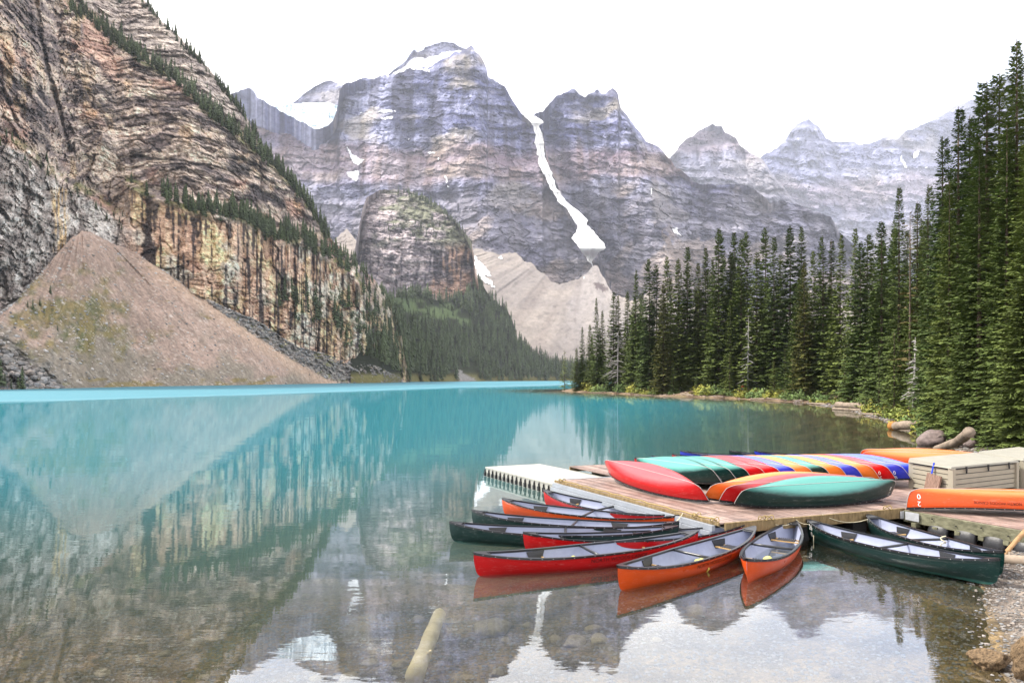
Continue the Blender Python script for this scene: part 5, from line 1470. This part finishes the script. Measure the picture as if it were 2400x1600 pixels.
# bows of the canoes floating behind the dock
for px, py, c, lab in ((1487, 1072, 'red', 'red canoe bow showing behind the overturned teal canoes, leftmost'), (1527, 1067.5, 'blue', 'blue canoe bow between the two red bows behind the dock'), (1575, 1063, 'red', 'red canoe bow between two blue bows behind the dock'), (1594, 1055, 'blue', 'blue canoe floating behind the dock with its long rail in view'), (1709, 1055, 'green', 'dark canoe bow with pale rim behind the green overturned canoe'), (1768, 1055, 'blue', 'dark blue canoe bow rightmost behind the dock')):
    A = tip(px, py); CANb = canoe(lab, c)
    B = A + Vector((math.cos(math.radians(-30)), math.sin(math.radians(-30)) * 0.55, 0)).normalized() * CL
    float_at(CANb, A, B)

def overturned(root, A, B, roll, base=DZ, lift=0.0, flip=False):
    """bottom up: ends over A and B, rolled about its length, resting with its lowest rail on the base"""
    A, B = Vector(A), Vector(B); 
    d = B - A; L = d.length; yaw = math.atan2(d.y, d.x); pitch = -math.asin(d.z / L)
    R = Matrix.Rotation(yaw, 3, 'Z') @ Matrix.Rotation(pitch, 3, 'Y') @ Matrix.Rotation(math.pi + roll, 3, 'X')
    root.rotation_euler = R.to_euler(); root.scale = (L / CL, 1, 1)
    mz = min((R @ Vector(hull_pt(t, 1.0, s))).z for t in TT for s in (-1, 1))
    m = (A + B) / 2
    off = R @ Vector((0, 0, float(zs_(1.0))))
    root.location = Vector((m.x - off.x * 0.6, m.y - off.y * 0.6, base + 0.03 - mz + lift))
    return root
axis = Vector((1.40, -4.7, 0)).normalized() * CL
row = [('red', (5.00, 17.65), 'red overturned canoe lying foremost at the left end of the row'), ('green', (5.87, 19.45), 'teal overturned canoe next to the foremost red one'), ('green', (6.36, 19.51), 'second teal overturned canoe from the left end of the row'), ('green', (6.84, 19.57), 'third teal overturned canoe with a dark spot, beside the first pink red one'),
       ('red', (7.33, 19.64), 'red overturned canoe between the teal canoe with a dark spot and another red one'), ('red', (7.81, 19.70), 'second red overturned canoe in the middle of the row, beside a blue one'), ('blue', (8.30, 19.76), 'blue overturned canoe in the middle of the row between red and orange'), ('lightorange', (8.79, 19.82), 'orange overturned canoe between the blue and the dark green one'),
       ('green', (9.27, 19.88), 'dark green overturned canoe in the middle of the row between two orange ones'), ('lightorange', (9.76, 19.95), 'orange overturned canoe showing as a thin strip beside the dark green one'), ('blue', (10.24, 20.01), 'blue overturned canoe between two orange ones in the row'), ('lightorange', (10.73, 20.07), 'orange overturned canoe beside the red one numbered 30'),
       ('red', (11.22, 20.13), 'red overturned canoe with the white number 30 on its end'), ('blue', (11.70, 20.19), 'blue overturned canoe with the white number 80 on its end'), ('blue', (12.19, 20.26), 'blue overturned canoe beside the storage box')]
ROW = []
for i, (c, p, lab) in enumerate(row):
    B = Vector((p[0], p[1], 0.6)); A = B - axis
    if i == 0: A = Vector((3.05, 22.1, 0.6))
    A.z = 0.6 + (0.16 if i == 0 else -0.10); B.z = 0.6 if i == 0 else 0.74
    ROW.append(overturned(canoe(lab, c, 'overturned canoes in the row on the dock', inside=False), A, B, math.radians(33), lift=0.02 if i == 0 else 0.0))
for k, s in ((12, '30'), (13, '80')):
    decal(s[0], 2.12, 0.40, 0.15, 1, m_decalw, ROW[k], name='number'); decal(s[1], 2.12, 0.25, 0.15, 1, m_decalw, ROW[k], name='number')
front = [('lightorange', (5.08, 17.85), (9.65, 19.1), 'orange overturned canoe behind the red one in the front group of three'), ('red', (5.38, 17.5), (9.95, 18.75), 'red overturned canoe between orange and green in the front group'), ('green', (5.62, 17.05), (10.25, 18.3), 'scuffed green overturned canoe lying foremost on the dock')]
FR = []
for c, a, b_, lab in front:
    FR.append(overturned(canoe(lab, c, None, inside=False), Vector((a[0], a[1], 0.55)), Vector((b_[0], b_[1], 0.6)), math.radians(34)))
decal('2', 2.2, 0.40, 0.15, 1, m_decalw, FR[2], name='number'); decal('8', 2.2, 0.25, 0.15, 1, m_decalw, FR[2], name='number')
for (a, b_, lab) in (((13.7, 26.9), (17.7, 24.9), 'orange overturned canoe farthest back beside the shore, rear of the pair'), ((13.3, 26.0), (17.3, 24.1), 'orange overturned canoe of the rear pair, the nearer one')):
    overturned(canoe(lab, 'orange', None, inside=False), Vector((*a, 0.5)), Vector((*b_, 0.5)), math.radians(18), base=DZ)
c20 = overturned(canoe('orange overturned canoe numbered 20 in front of the storage boxes', 'orange', None, inside=False), Vector((9.80, 16.95, 0.5)), Vector((14.4, 15.95, 0.5)), math.radians(3), base=DZ)
decal('2', -2.2, 0.37, 0.17, 1, m_decalw, c20, name='number'); decal('0', -2.2, 0.20, 0.17, 1, m_decalw, c20, name='number')
decal('NORTH WOODS CANOE', -0.55, 0.23, 0.09, 1, m_decalb, c20, name='lettering')
# ------------------------------------------------------------------ things on the dock and on the shore
m_resin = plain('beige_resin', (0.29, 0.265, 0.205), 0.6, 0.3, 0.06, 3)
m_resin2 = plain('pale_resin_lid', (0.25, 0.24, 0.20), 0.6, 0.3, 0.08, 3)
m_strap = plain('blue_strap', (0.02, 0.05, 0.5), 0.7, 0.2)
m_oldwood = plain('dark_old_board', (0.20, 0.13, 0.10), 0.85, 0.15, 0.5, 6, 0.7, 0.02, (6, 6, 1))
m_grate = plain('dark_grating', (0.05, 0.05, 0.055), 0.5, 0.4)
def storage_box(label, C, A, B, z0, H, n=5):
    """C front corner, A far end of the left side, B far end of the long side"""
    C, A, B = Vector((*C, 0)), Vector((*A, 0)), Vector((*B, 0)); D = A + B - C
    root = empty('storage_box', (C.x, C.y, z0)); tag(root, label, 'storage box')
    def add(o): o.parent = root; o.location = -root.location; return o
    for P, Q in ((A, C), (C, B)):
        d = Q - P; L = d.length; yaw = math.atan2(d.y, d.x); inw = Vector((-d.y, d.x, 0)).normalized()
        for i in range(n):
            hh = (H - 0.10) / n
            b = MB(); m = (P + Q) / 2 + inw * 0.05; b.box((m.x, m.y, z0 + 0.04 + hh * (i + 0.5)), (L - 0.16, 0.05, hh - 0.022), yaw); add(b.build('side_panel', m_resin))
        b = MB(); m = (P + Q) / 2 + inw * 0.075; b.box((m.x, m.y, z0 + H / 2), (L - 0.1, 0.03, H - 0.1), yaw); add(b.build('inner_wall', m_grate))
    for P in (A, B, D, C):
        ctr = (A + B) / 2; p = P + (ctr - P).normalized() * 0.075; d = B - C
        b = MB(); b.box((p.x, p.y, z0 + H / 2 - 0.01), (0.13, 0.13, H - 0.02), math.atan2(d.y, d.x)); add(b.build('corner_post', m_resin))
    for P, Q in ((B, D), (D, A)):
        d = Q - P; L = d.length; yaw = math.atan2(d.y, d.x); inw = Vector((-d.y, d.x, 0)).normalized(); m = (P + Q) / 2 + inw * 0.05
        b = MB(); b.box((m.x, m.y, z0 + H / 2), (L - 0.14, 0.05, H - 0.08), yaw); add(b.build('back_wall', m_resin))
    ctr = (A + B) / 2; ex = lambda p, k: p + (p - ctr).normalized() * k
    b = MB(); lo = [ex(p, 0.04) + Vector((0, 0, z0 + H - 0.02)) for p in (C, B, D, A)]; hi = [ex(p, 0.0) + Vector((0, 0, z0 + H + (0.03 if i < 2 else 0.10))) for i, p in enumerate((C, B, D, A))]
    b.hexa(lo, hi); add(b.build('lid', m_resin2))
    d = (B - C); out = Vector((d.y, -d.x, 0)).normalized()
    for f in (0.2, 0.52, 0.84):
        p = C + d * f + out * 0.03; b = MB(); b.box((p.x, p.y, z0 + H - 0.06), (0.05, 0.03, 0.13), math.atan2(d.y, d.x)); b.box((p.x, p.y, z0 + H - 0.14), (0.025, 0.035, 0.08), math.atan2(d.y, d.x)); add(b.build('latch', m_blackp))
    return root
storage_box('beige storage box with slatted sides beside the blue overturned canoes', (12.10, 18.8), (11.85, 20.35), (15.05, 20.30), DZ, 0.80)
storage_box('second beige storage box at the right edge, behind the first', (15.25, 20.35), (14.95, 21.85), (17.6, 21.8), DZ, 0.84)
o = empty('wooden_board', (11.86, 19.35, DZ)); tag(o, 'dark weathered board leaning on the end of the beige storage box', 'board')
b = MB(); b.box((0, 0, 0.28), (0.05, 0.52, 0.56)); o.rotation_euler = (0.10, 0.16, math.radians(8)); b.build('board', m_oldwood, o)
b = MB(); b.box((0.0, 0.12, 0.70), (0.012, 0.05, 0.36)); b.build('strap', m_strap, o)
b = MB()
g0 = dk(0.99, 0.13, DZ + 0.012)
for i in range(9): b.box((g0.x - 0.4 + 0.1 * i, g0.y + 0.035 * i, g0.z), (0.012, 0.55, 0.02), yawU)
for i in range(6): b.box((g0.x + 0.1 * (i - 2.5) * -0.3, g0.y + 0.1 * (i - 2.5), g0.z), (0.9, 0.012, 0.018), yawU)
tag(b.build('grating', m_grate), 'small dark grating lying on the deck beside the end of the green canoe', 'grating')

# bailers cut from yellow jugs, lying in the canoes
m_yel = plain('yellow_plastic', (0.72, 0.66, 0.14), 0.5, 0.4, 0.05)
def bailer(canoe_o, x, y, label, rz):
    root = empty('bailer'); tag(root, label, 'bailer')
    b = MB(); n = 12
    rings = []
    for z, r in ((0, 0.085), (0.02, 0.10), (0.16, 0.10), (0.20, 0.07), (0.235, 0.035), (0.26, 0.035)):
        rings.append([(r * math.cos(6.283 * k / n), r * math.sin(6.283 * k / n) * 0.85, z) for k in range(n)])
    vs = [v for R in rings for v in R]; fs = [(i * n + k, i * n + (k + 1) % n, (i + 1) * n + (k + 1) % n, (i + 1) * n + k) for i in range(5) for k in range(n)]
    b.add(vs, fs + [tuple(range(n - 1, -1, -1))]); b.build('jug', m_yel, root, True)
    h = MB(); h.tube([(0.03, 0, 0.25), (0.09, 0, 0.24), (0.13, 0, 0.17), (0.095, 0, 0.11)], 0.016, 6); h.build('handle', m_yel, root, True)
    bpy.context.view_layer.update()
    M = canoe_o.matrix_world
    p = M @ Vector((x, y, 0.16))
    root.location = p; root.rotation_euler = (0.2, 1.25, rz + canoe_o.rotation_euler.z)
    root.scale = (1.15, 1.15, 1.15)
bailer(CAN[5], 0.42, 0.02, 'yellow plastic bailer lying in the front red canoe', 1.2)
bailer(CAN[6], 0.10, 0.12, 'yellow plastic bailer lying in the lettered orange canoe', 1.6)
bailer(CAN[7], 0.75, 0.02, 'yellow plastic bailer in the orange canoe seen end on', 0.6)

# mooring lines
bpy.context.view_layer.update()
def head(c, e, z=0.5): return c.matrix_world @ Vector((e * 2.2, 0, z))
def near_end(c): return min((head(c, 1), head(c, -1)), key=lambda p: (p.xy - dk(0.5, 0.0).xy).length)
for i, u, w, lab in ((7, 0.215, -0.012, 'tan mooring rope from the end on orange canoe to the dock'), (8, 0.36, -0.012, 'pale mooring rope of the green canoe numbered 26'), (9, 0.52, -0.012, 'pale mooring rope drooping from the rear dark green canoe to the dock'), (4, -0.01, 0.03, 'short mooring rope from the red canoe without bailer to the dock corner'), (2, -0.01, 0.16, 'short mooring rope from the upper green canoe to the dock side')):
    rope('rope', [near_end(CAN[i]), dk(u, w, DZ + 0.03)], 0.009, m_ropew, lab, 0.10 if i != 9 else 0.16)
rope('rope', [near_end(CAN[8]), near_end(CAN[8]) + Vector((-0.12, -0.25, -0.5))], 0.008, m_ropew, 'loose rope hanging from the green canoe numbered 26 into the water', 0.0)
b = MB(); p = CAN[9].matrix_world @ Vector((0.1, 0.32, 0.30))
b.tube([p + Vector((0.05 * math.cos(a), 0.05 * math.sin(a), 0.12 - 0.022 * a)) for a in np.linspace(0, 10, 24)], 0.014, 5); tag(b.build('rope_coil', m_ropew, None, True), 'coiled rope tied to the thwart of the rear dark green canoe', 'rope')

# --- stones
def rock_me(seed, sub=2, flat=0.6, rough=0.28):
    bm = bmesh.new(); bmesh.ops.create_icosphere(bm, subdivisions=sub, radius=1)
    P = np.array([v.co for v in bm.verts]); r = np.random.default_rng(seed); o = r.uniform(0, 50, 3)
    n = 1 + rough * fbm(P[:, 0] * 1.3 + o[0], P[:, 1] * 1.3 + o[1], P[:, 2] * 1.3 + o[2], o=3, s=seed) * 1.6
    # planar facets
    for k in range(7):
        d = r.normal(0, 1, 3); d /= np.linalg.norm(d); c = r.uniform(0.62, 0.9)
        dp = (P * n[:, None]) @ d; n = np.where(dp > c, n * c / np.maximum(dp, 1e-6), n)
    for v, k in zip(bm.verts, n): v.co = v.co * k; v.co.z *= flat
    me = bpy.data.meshes.new('stone'); bm.to_mesh(me); bm.free()
    me.polygons.foreach_set('use_smooth', [sub > 2] * len(me.polygons)); me.update(); return me
m_stone = plain('lake_stone', (0.24, 0.195, 0.125), 0.8, 0.3, 0.3, 5, 0.5, 0.03)
m_boulder = plain('boulder_rock', (0.15, 0.115, 0.105), 0.75, 0.35, 0.45, 3.5, 0.7, 0.06)
m_ochre = plain('ochre_rock', (0.15, 0.10, 0.055), 0.8, 0.3, 0.6, 6, 0.9, 0.06)
m_gravel = plain('gravel_stone', (0.33, 0.30, 0.28), 0.85, 0.2, 0.5, 9)
SM = [rock_me(i, 3, 0.45 + 0.05 * (i % 4), 0.22) for i in range(5)]
for m in SM: m.materials.append(m_stone)
BM_ = [rock_me(20 + i, 3, 0.7, 0.35) for i in range(4)]
for m in BM_: m.materials.append(m_boulder)
def bed_pt(px, py):
    p = at(px, py, 0.0)
    z = gh(p.x, p.y)
    for _ in range(6):
        p = at(px, py, z); z = gh(p.x, p.y)
    return p
def stone(px, py, wpx, label, mesh=None, asp=0.6, grp=None, mat=None, sink=0.35, name='stone', tall=1.0):
    p = bed_pt(px, py); s = wpx / F * p.y / 2
    o = link(name, mesh or rnd.choice(SM), None, None, p + Vector((0, 0, s * (0.45 - sink))), (rnd.uniform(-.1, .1), rnd.uniform(-.1, .1), rnd.uniform(0, 6)))
    o.scale = (s, s * rnd.uniform(0.75, 1.0), s * tall)
    if mat and not o.data.materials: o.data.materials.append(mat)
    if mat: o.material_slots[0].link = 'OBJECT'; o.material_slots[0].material = mat
    return tag(o, label, 'stone' if name == 'stone' else 'boulder', grp)
stone(1158, 1476, 105, 'large pale flat stone under water right of the sunken log', tall=0.9)
stone(939, 1562, 42, 'small tan stone under water left of the end of the sunken log')
stone(1163, 1580, 38, 'tan stone on the lake bed at the bottom edge right of the sunken log')
stone(1345, 1510, 62, 'brown flat stone under water, the right one of a close pair')
stone(1302, 1500, 36, 'rounded brown stone under water, the left one of a close pair')
stone(1405, 1501, 48, 'flat olive stone under water below the lettered orange canoe')
stone(1372, 1386, 52, 'submerged stone just below the front red canoe')
stone(1325, 1392, 34, 'small submerged stone below the front red canoe beside a larger one')
stone(1186, 1503, 34, 'small pale stone touching the large pale stone under water')
stone(1238, 1468, 32, 'small stone under water between the large pale stone and the snow reflection')
stone(1440, 1578, 34, 'tan stone under water near the bottom edge in the peak reflection')
stone(1390, 1475, 42, 'dark olive stone under water above the flat olive one')
stone(980, 1452, 32, 'dark stone under water beside the upper end of the sunken log')
stone(1630, 1433, 56, 'reddish stone under water below the end on orange canoe')
stone(1960, 1585, 30, 'stone breaking the surface at the bottom edge in the cloud reflection', mesh=BM_[1], sink=-0.3)
for px, py, w in ((560, 1388, 34), (600, 1470, 36), (480, 1590, 36), (820, 1592, 52), (740, 1592, 38), (870, 1556, 46), (640, 1345, 30), (405, 1410, 26), (330, 1400, 30), (720, 1400, 30), (385, 1535, 34), (160, 1380, 22), (1000, 1340, 22), (880, 1345, 22), (110, 1490, 32), (535, 1478, 28), (690, 1510, 26), (1540, 1500, 26), (1490, 1480, 22), (240, 1580, 40), (60, 1560, 34), (950, 1390, 22)):
    stone(px, py, w, 'flat stone lying on the lake bed in the shallow water', grp='flat stones on the lake bed')
stone(2316, 1562, 74, 'rough ochre boulder standing in the shallows at the lower right', mesh=rock_me(51, 5, 0.75, 0.5), mat=m_ochre, name='boulder', sink=-0.05, tall=1.1)
stone(2425, 1590, 90, 'pale tan boulder cut by the right edge at the bottom', mesh=rock_me(53, 4, 0.9, 0.4), mat=m_ochre, name='boulder', sink=-0.25, tall=1.3)

# gravel: loose stones by the thousand on the beach and the nearest lake bed
def scatter(name, pts, smin, smax, mat, label, seed, tint=1.0, con=0.55):
    r = np.random.default_rng(seed)
    bm = bmesh.new(); bmesh.ops.create_icosphere(bm, subdivisions=1, radius=1); base = np.array([v.co for v in bm.verts]); tri = np.array([[v.index for v in f.verts] for f in bm.faces]); bm.free()
    N = len(pts); s = r.uniform(0, 1, N) ** 2.2 * (smax - smin) + smin
    sc = np.stack([s, s * r.uniform(.6, 1, N), s * r.uniform(.35, .7, N)], -1)
    V = base[None] * (1 + r.uniform(-.22, .22, (N, len(base), 1))) * sc[:, None]
    a = r.uniform(0, 6.28, N); ca, sa = np.cos(a)[:, None], np.sin(a)[:, None]
    V = np.stack([V[..., 0] * ca - V[..., 1] * sa, V[..., 0] * sa + V[..., 1] * ca, V[..., 2]], -1) + pts[:, None]
    Fc = (tri[None] + (np.arange(N) * len(base))[:, None, None]).reshape(-1, 3)
    tone = r.uniform(1 - con, 1 + con * 1.2, (N, 1, 1)) * np.ones((1, len(base), 1)); hue = r.uniform(-.1, .1, (N, 1, 1)); tone = tone * tint
    C = np.concatenate([tone * (1 + hue), tone, tone * (1 - hue)], -1) * 0.30 * np.array([1.0, 0.93, 0.87])
    return tag(link(name, raw_mesh(name, V.reshape(-1, 3), Fc, 3, C.reshape(-1, 3), False), None, mat), label, None, None, 'stuff')
m_grav, nt_, b_ = new_mat('gravel_tones'); a_ = nd(nt_, 'ShaderNodeAttribute', attribute_name='Col'); nt_.links.new(a_.outputs['Color'], b_.inputs['Base Color']); b_.inputs['Roughness'].default_value = 0.8
r_ = np.random.default_rng(5)
gx, gy = r_.uniform(4, 14, 30000), r_.uniform(6.5, 17, 30000)
sd_ = shore_sd(gx, gy); k_ = (sd_ > -0.6) & (sd_ < 3.5) & (r_.uniform(0, 1, 30000) < np.where(sd_ < 0, 0.35, 1))
gp = np.stack([gx, gy, ground_h(gx, gy) + 0.006], -1)[k_]
scatter('gravel', gp, 0.010, 0.040, m_grav, 'grey beach gravel on the shore at the lower right', 6, 0.5)
gx, gy = r_.uniform(-11, 9, 26000), r_.uniform(7.5, 16, 26000); k_ = shore_sd(gx, gy) < -0.3
gp = np.stack([gx, gy, ground_h(gx, gy) + 0.004], -1)[k_]
scatter('lake_pebbles', gp, 0.010, 0.045, m_grav, 'pebbles covering the shallow lake bed', 7, 0.55, 0.26)
# boulder aprons at the cliff foot
bp_ = []
for i in range(2600):
    if rnd.random() < 0.35: x = rnd.uniform(-60, 180); y = rnd.uniform(800 + 0.75 * max(x, 0), 914)
    else: x = rnd.uniform(486, 962); y = rnd.uniform(float(talus_top(x)) + 2, float(min(cone_r(x), shore(x))))
    if y < talus_top(x) or y > shore(x): continue
    bp_.append(talus.look(x, y))
bp_ = np.array([(p.x, p.y - 0.3, p.z) for p in bp_])
scatter('boulders', bp_, 0.3, 2.2, m_grav, 'grey boulder field along the foot of the cliff', 8, 0.62)
sp_ = np.array([(p.x, p.y - 0.1, p.z) for p in (talus.look(rnd.uniform(-60, 760), rnd.uniform(560, 905)) for _ in range(2600))])
scatter('scree_stones', sp_, 0.12, 1.1, m_grav, 'loose stones strewn over the scree cone', 9)

# --- logs and driftwood
m_log = plain('driftwood', (0.22, 0.175, 0.135), 0.9, 0.15, 0.4, 3.0, 0.6, 0.03, (1, 1, 1))
m_sunk = plain('sunken_wood', (0.60, 0.50, 0.32), 0.85, 0.2, 0.2, 4.0, 0.5, 0.02, (1, 1, 1))
m_rot = plain('orange_rotten_wood', (0.36, 0.17, 0.05), 0.9, 0.1, 0.6, 4, 0.8, 0.04)
def log_between(A, B, r0, r1, label, mat=m_log, seed=0, grp=None, name='log', end=None, bend=0.03):
    A, B = Vector(A), Vector(B); r = random.Random(seed); n = 9; b = MB()
    L = (B - A).length; off = Vector((r.gauss(0, 1), r.gauss(0, 1), 0)) * bend * L
    pts = [A.lerp(B, i / (n - 1)) + off * math.sin(math.pi * i / (n - 1)) + Vector((0, 0, r.gauss(0, 0.04) * r0)) for i in range(n)]
    rs = [(r0 + (r1 - r0) * i / (n - 1)) * r.uniform(0.88, 1.10) for i in range(n)]
    root = empty(name, (A + B) / 2); tag(root, label, 'log' if name == 'log' else 'driftwood', grp)
    b.tube([p - root.location for p in pts], rs, 12); b.build('trunk', mat, root, True)
    for k in range(2):
        i = r.randrange(2, n - 2); d = Vector((r.uniform(-1, 1), r.uniform(-1, 1), r.uniform(0.2, 1))).normalized()
        s = MB(); q = pts[i] - root.location; s.tube([q, q + d * rs[i] * 1.8], [rs[i] * 0.3, rs[i] * 0.16], 6); s.build('stub', mat, root)
    if end is not None:
        e = MB(); q = pts[0] - root.location; d = (pts[0] - pts[1]).normalized(); e.tube([q - d * 0.5, q, q + d * 0.25], [r0 * 1.04, r0 * 1.02, r0 * 0.5], 12); e.build('broken_end', end, root, True)
    return root
# sunken log
A = at(972, 1584, -0.14); B = at(1030, 1440, -0.16)
log_between(A, B, 0.125, 0.105, 'pale waterlogged log lying in the shallow water at the bottom', m_sunk, 3, bend=0.0)
def bank_pt(px, off, dz=0.0):
    Y = bankY(px) + off; X = (px - 1200) / F * Y
    return Vector((X, Y, max(gh(X, Y), 0.0) + dz))
def wpt(px, py, z): return at(px, py, z)
log_between(wpt(2090, 998, 0.25), wpt(2214, 988, 0.9), 0.34, 0.27, 'thick fallen trunk with a broken orange end reaching into the water', m_log, 5, end=m_rot)
log_between(wpt(2195, 1052, 0.15), wpt(2272, 1012, 1.35), 0.18, 0.24, 'leaning bleached trunk with bulging upper end beside the dark boulder', m_log, 6)
log_between(wpt(1962, 948, 0.5), wpt(2040, 953, 0.5), 0.40, 0.34, 'thick pale log lying at the waterside left of the broken trunk', m_log, 7)
log_between(wpt(2136, 1008, 0.1), wpt(2200, 999, 0.35), 0.10, 0.08, 'thin light log below the thick trunk with the orange end', m_log, 8)
log_between(wpt(2262, 1302, 0.02), wpt(2440, 1318, 0.16), 0.13, 0.11, 'smooth brown log on the shore under the pier', m_log, 9)
log_between(wpt(2348, 1308, 0.10), wpt(2404, 1243, 0.55), 0.04, 0.048, 'orange brown stick leaning against the pier by the gravel', plain('fresh_wood', (0.33, 0.20, 0.10), 0.8, 0.2, 0.3, 6), 10, name='stick')
log_between(wpt(2372, 1428, 0.0), wpt(2420, 1446, 0.06), 0.03, 0.025, 'twisted brown twig at the water edge on the gravel', m_log, 11, name='stick', bend=0.15)
for i in range(40):
    px = rnd.uniform(1345, 2160) if i < 30 else rnd.uniform(1980, 2290)
    Y = bankY(px); L = rnd.uniform(1.5, 6.5) * min(1, Y / 90 + 0.35); p = bank_pt(px, rnd.uniform(0.0, 1.8), 0.08)
    k = min(range(len(shp) - 1), key=lambda j: (Vector(shp[j]) - Vector((p.x, p.y))).length); t = Vector(shp[k + 1]) - Vector(shp[k]); a = math.atan2(t.y, t.x) + rnd.gauss(0, 0.22)
    q = p + Vector((math.cos(a), math.sin(a), 0)) * L; q.z = max(gh(q.x, q.y), 0.0) + 0.1
    log_between(p, q, rnd.uniform(0.08, 0.24), rnd.uniform(0.06, 0.16), 'grey driftwood log washed up along the right bank', m_log, 40 + i, 'driftwood logs along the right bank', 'driftwood')
def boulder(px, py, wpx, label, grp=None, z=0.0, tall=1.0):
    p = at(px, py, z); s = wpx / F * p.y / 2
    o = link('boulder', rnd.choice(BM_), None, None, p + Vector((0, 0, s * 0.25)), (rnd.uniform(-.2, .2), rnd.uniform(-.2, .2), rnd.uniform(0, 6))); o.scale = (s, s * 0.85, s * tall)
    return tag(o, label, 'boulder', grp)
boulder(2186, 1038, 76, 'big dark reddish boulder at the waterside beside the leaning trunk', z=0.1, tall=0.85)
boulder(2275, 1040, 40, 'brown boulder on the bank right of the leaning trunk', z=0.3)
for i in range(46):
    px = rnd.uniform(2010, 2330) if i < 34 else rnd.uniform(1400, 2010); p = bank_pt(px, rnd.uniform(-0.4, 2.2)); s = rnd.uniform(0.12, 0.5)
    o = link('boulder', rnd.choice(BM_), None, None, p + Vector((0, 0, s * 0.2)), (0, 0, rnd.uniform(0, 6))); o.scale = (s, s * rnd.uniform(.6, 1), s * 0.7)
    tag(o, 'small boulder among the driftwood on the right bank', 'boulder', 'small boulders on the right bank')
gx, gy = r_.uniform(14, 46, 40000), r_.uniform(20, 110, 40000); sd_ = shore_sd(gx, gy); k_ = (sd_ > -0.3) & (sd_ < 3.0)
gp = np.stack([gx, gy, ground_h(gx, gy) + 0.01], -1)[k_]
scatter('shore_rubble', gp, 0.03, 0.22, m_grav, 'stones and bark litter along the right bank', 12, 0.6)

# --- person on the path under the spruces
def person():
    Y = 134.0; X = (1741 - 1200) / F * Y; g = gh(X, Y)
    root = empty('person', (X, Y, g)); tag(root, 'person in a red jacket and blue trousers standing on the bank under the spruces', 'person')
    V = [(0, 0, 0.95), (0, 0, 1.15), (0, 0, 1.38), (0, 0.0, 1.50), (0, -0.01, 1.63), (0, -0.01, 1.74),
         (0.10, 0, 0.90), (0.11, -0.02, 0.50), (0.12, 0.02, 0.08), (0.13, -0.12, 0.03), (-0.10, 0, 0.90), (-0.12, -0.04, 0.50), (-0.13, 0.03, 0.08), (-0.14, -0.11, 0.03),
         (0.19, 0, 1.40), (0.26, 0.0, 1.12), (0.20, -0.16, 0.98), (-0.19, 0, 1.40), (-0.26, 0.0, 1.12), (-0.20, -0.16, 0.98)]
    E = [(0, 1), (1, 2), (2, 3), (3, 4), (4, 5), (0, 6), (6, 7), (7, 8), (8, 9), (0, 10), (10, 11), (11, 12), (12, 13), (2, 14), (14, 15), (15, 16), (2, 17), (17, 18), (18, 19)]
    R = [0.15, 0.14, 0.15, 0.06, 0.10, 0.08, 0.10, 0.07, 0.05, 0.045, 0.10, 0.07, 0.05, 0.045, 0.075, 0.055, 0.04, 0.075, 0.055, 0.04]
    me = bpy.data.meshes.new('body'); me.from_pydata(V, E, []); o = link('body', me, root)
    sk = o.modifiers.new('skin', 'SKIN'); 
    for i, s in enumerate(me.skin_vertices[0].data): s.radius = (R[i], R[i] * 0.85)
    me.skin_vertices[0].data[0].use_root = True
    ss = o.modifiers.new('sub', 'SUBSURF'); ss.levels = ss.render_levels = 1
    m, nt, b = new_mat('person_clothes'); tc = nt.nodes.new('ShaderNodeTexCoord'); sx = nt.nodes.new('ShaderNodeSeparateXYZ'); nt.links.new(tc.outputs['Object'], sx.inputs[0])
    mm = nt.nodes.new('ShaderNodeMath'); mm.operation = 'DIVIDE'; mm.inputs[1].default_value = 1.8; nt.links.new(sx.outputs['Z'], mm.inputs[0])
    rr = ramp(nt, mm.outputs[0], [(0.0, (0.03, 0.03, 0.03)), (0.05, (0.06, 0.10, 0.30)), (0.52, (0.45, 0.03, 0.02)), (0.845, (0.40, 0.24, 0.17)), (0.95, (0.05, 0.03, 0.02))]); rr.color_ramp.interpolation = 'CONSTANT'
    nt.links.new(rr.outputs['Color'], b.inputs['Base Color']); me.materials.append(m)
    h = MB(); h.tube([(0, 0.03, 1.70), (0, 0.03, 1.80), (0, 0.02, 1.84)], [0.11, 0.10, 0.03], 8); h.build('hair', plain('dark_hair', (0.03, 0.02, 0.015)), root, True)
    bk = MB(); bk.box((0, 0.20, 1.22), (0.32, 0.18, 0.48)); bk.build('backpack', plain('dark_red_pack', (0.30, 0.04, 0.03)), root)
person()
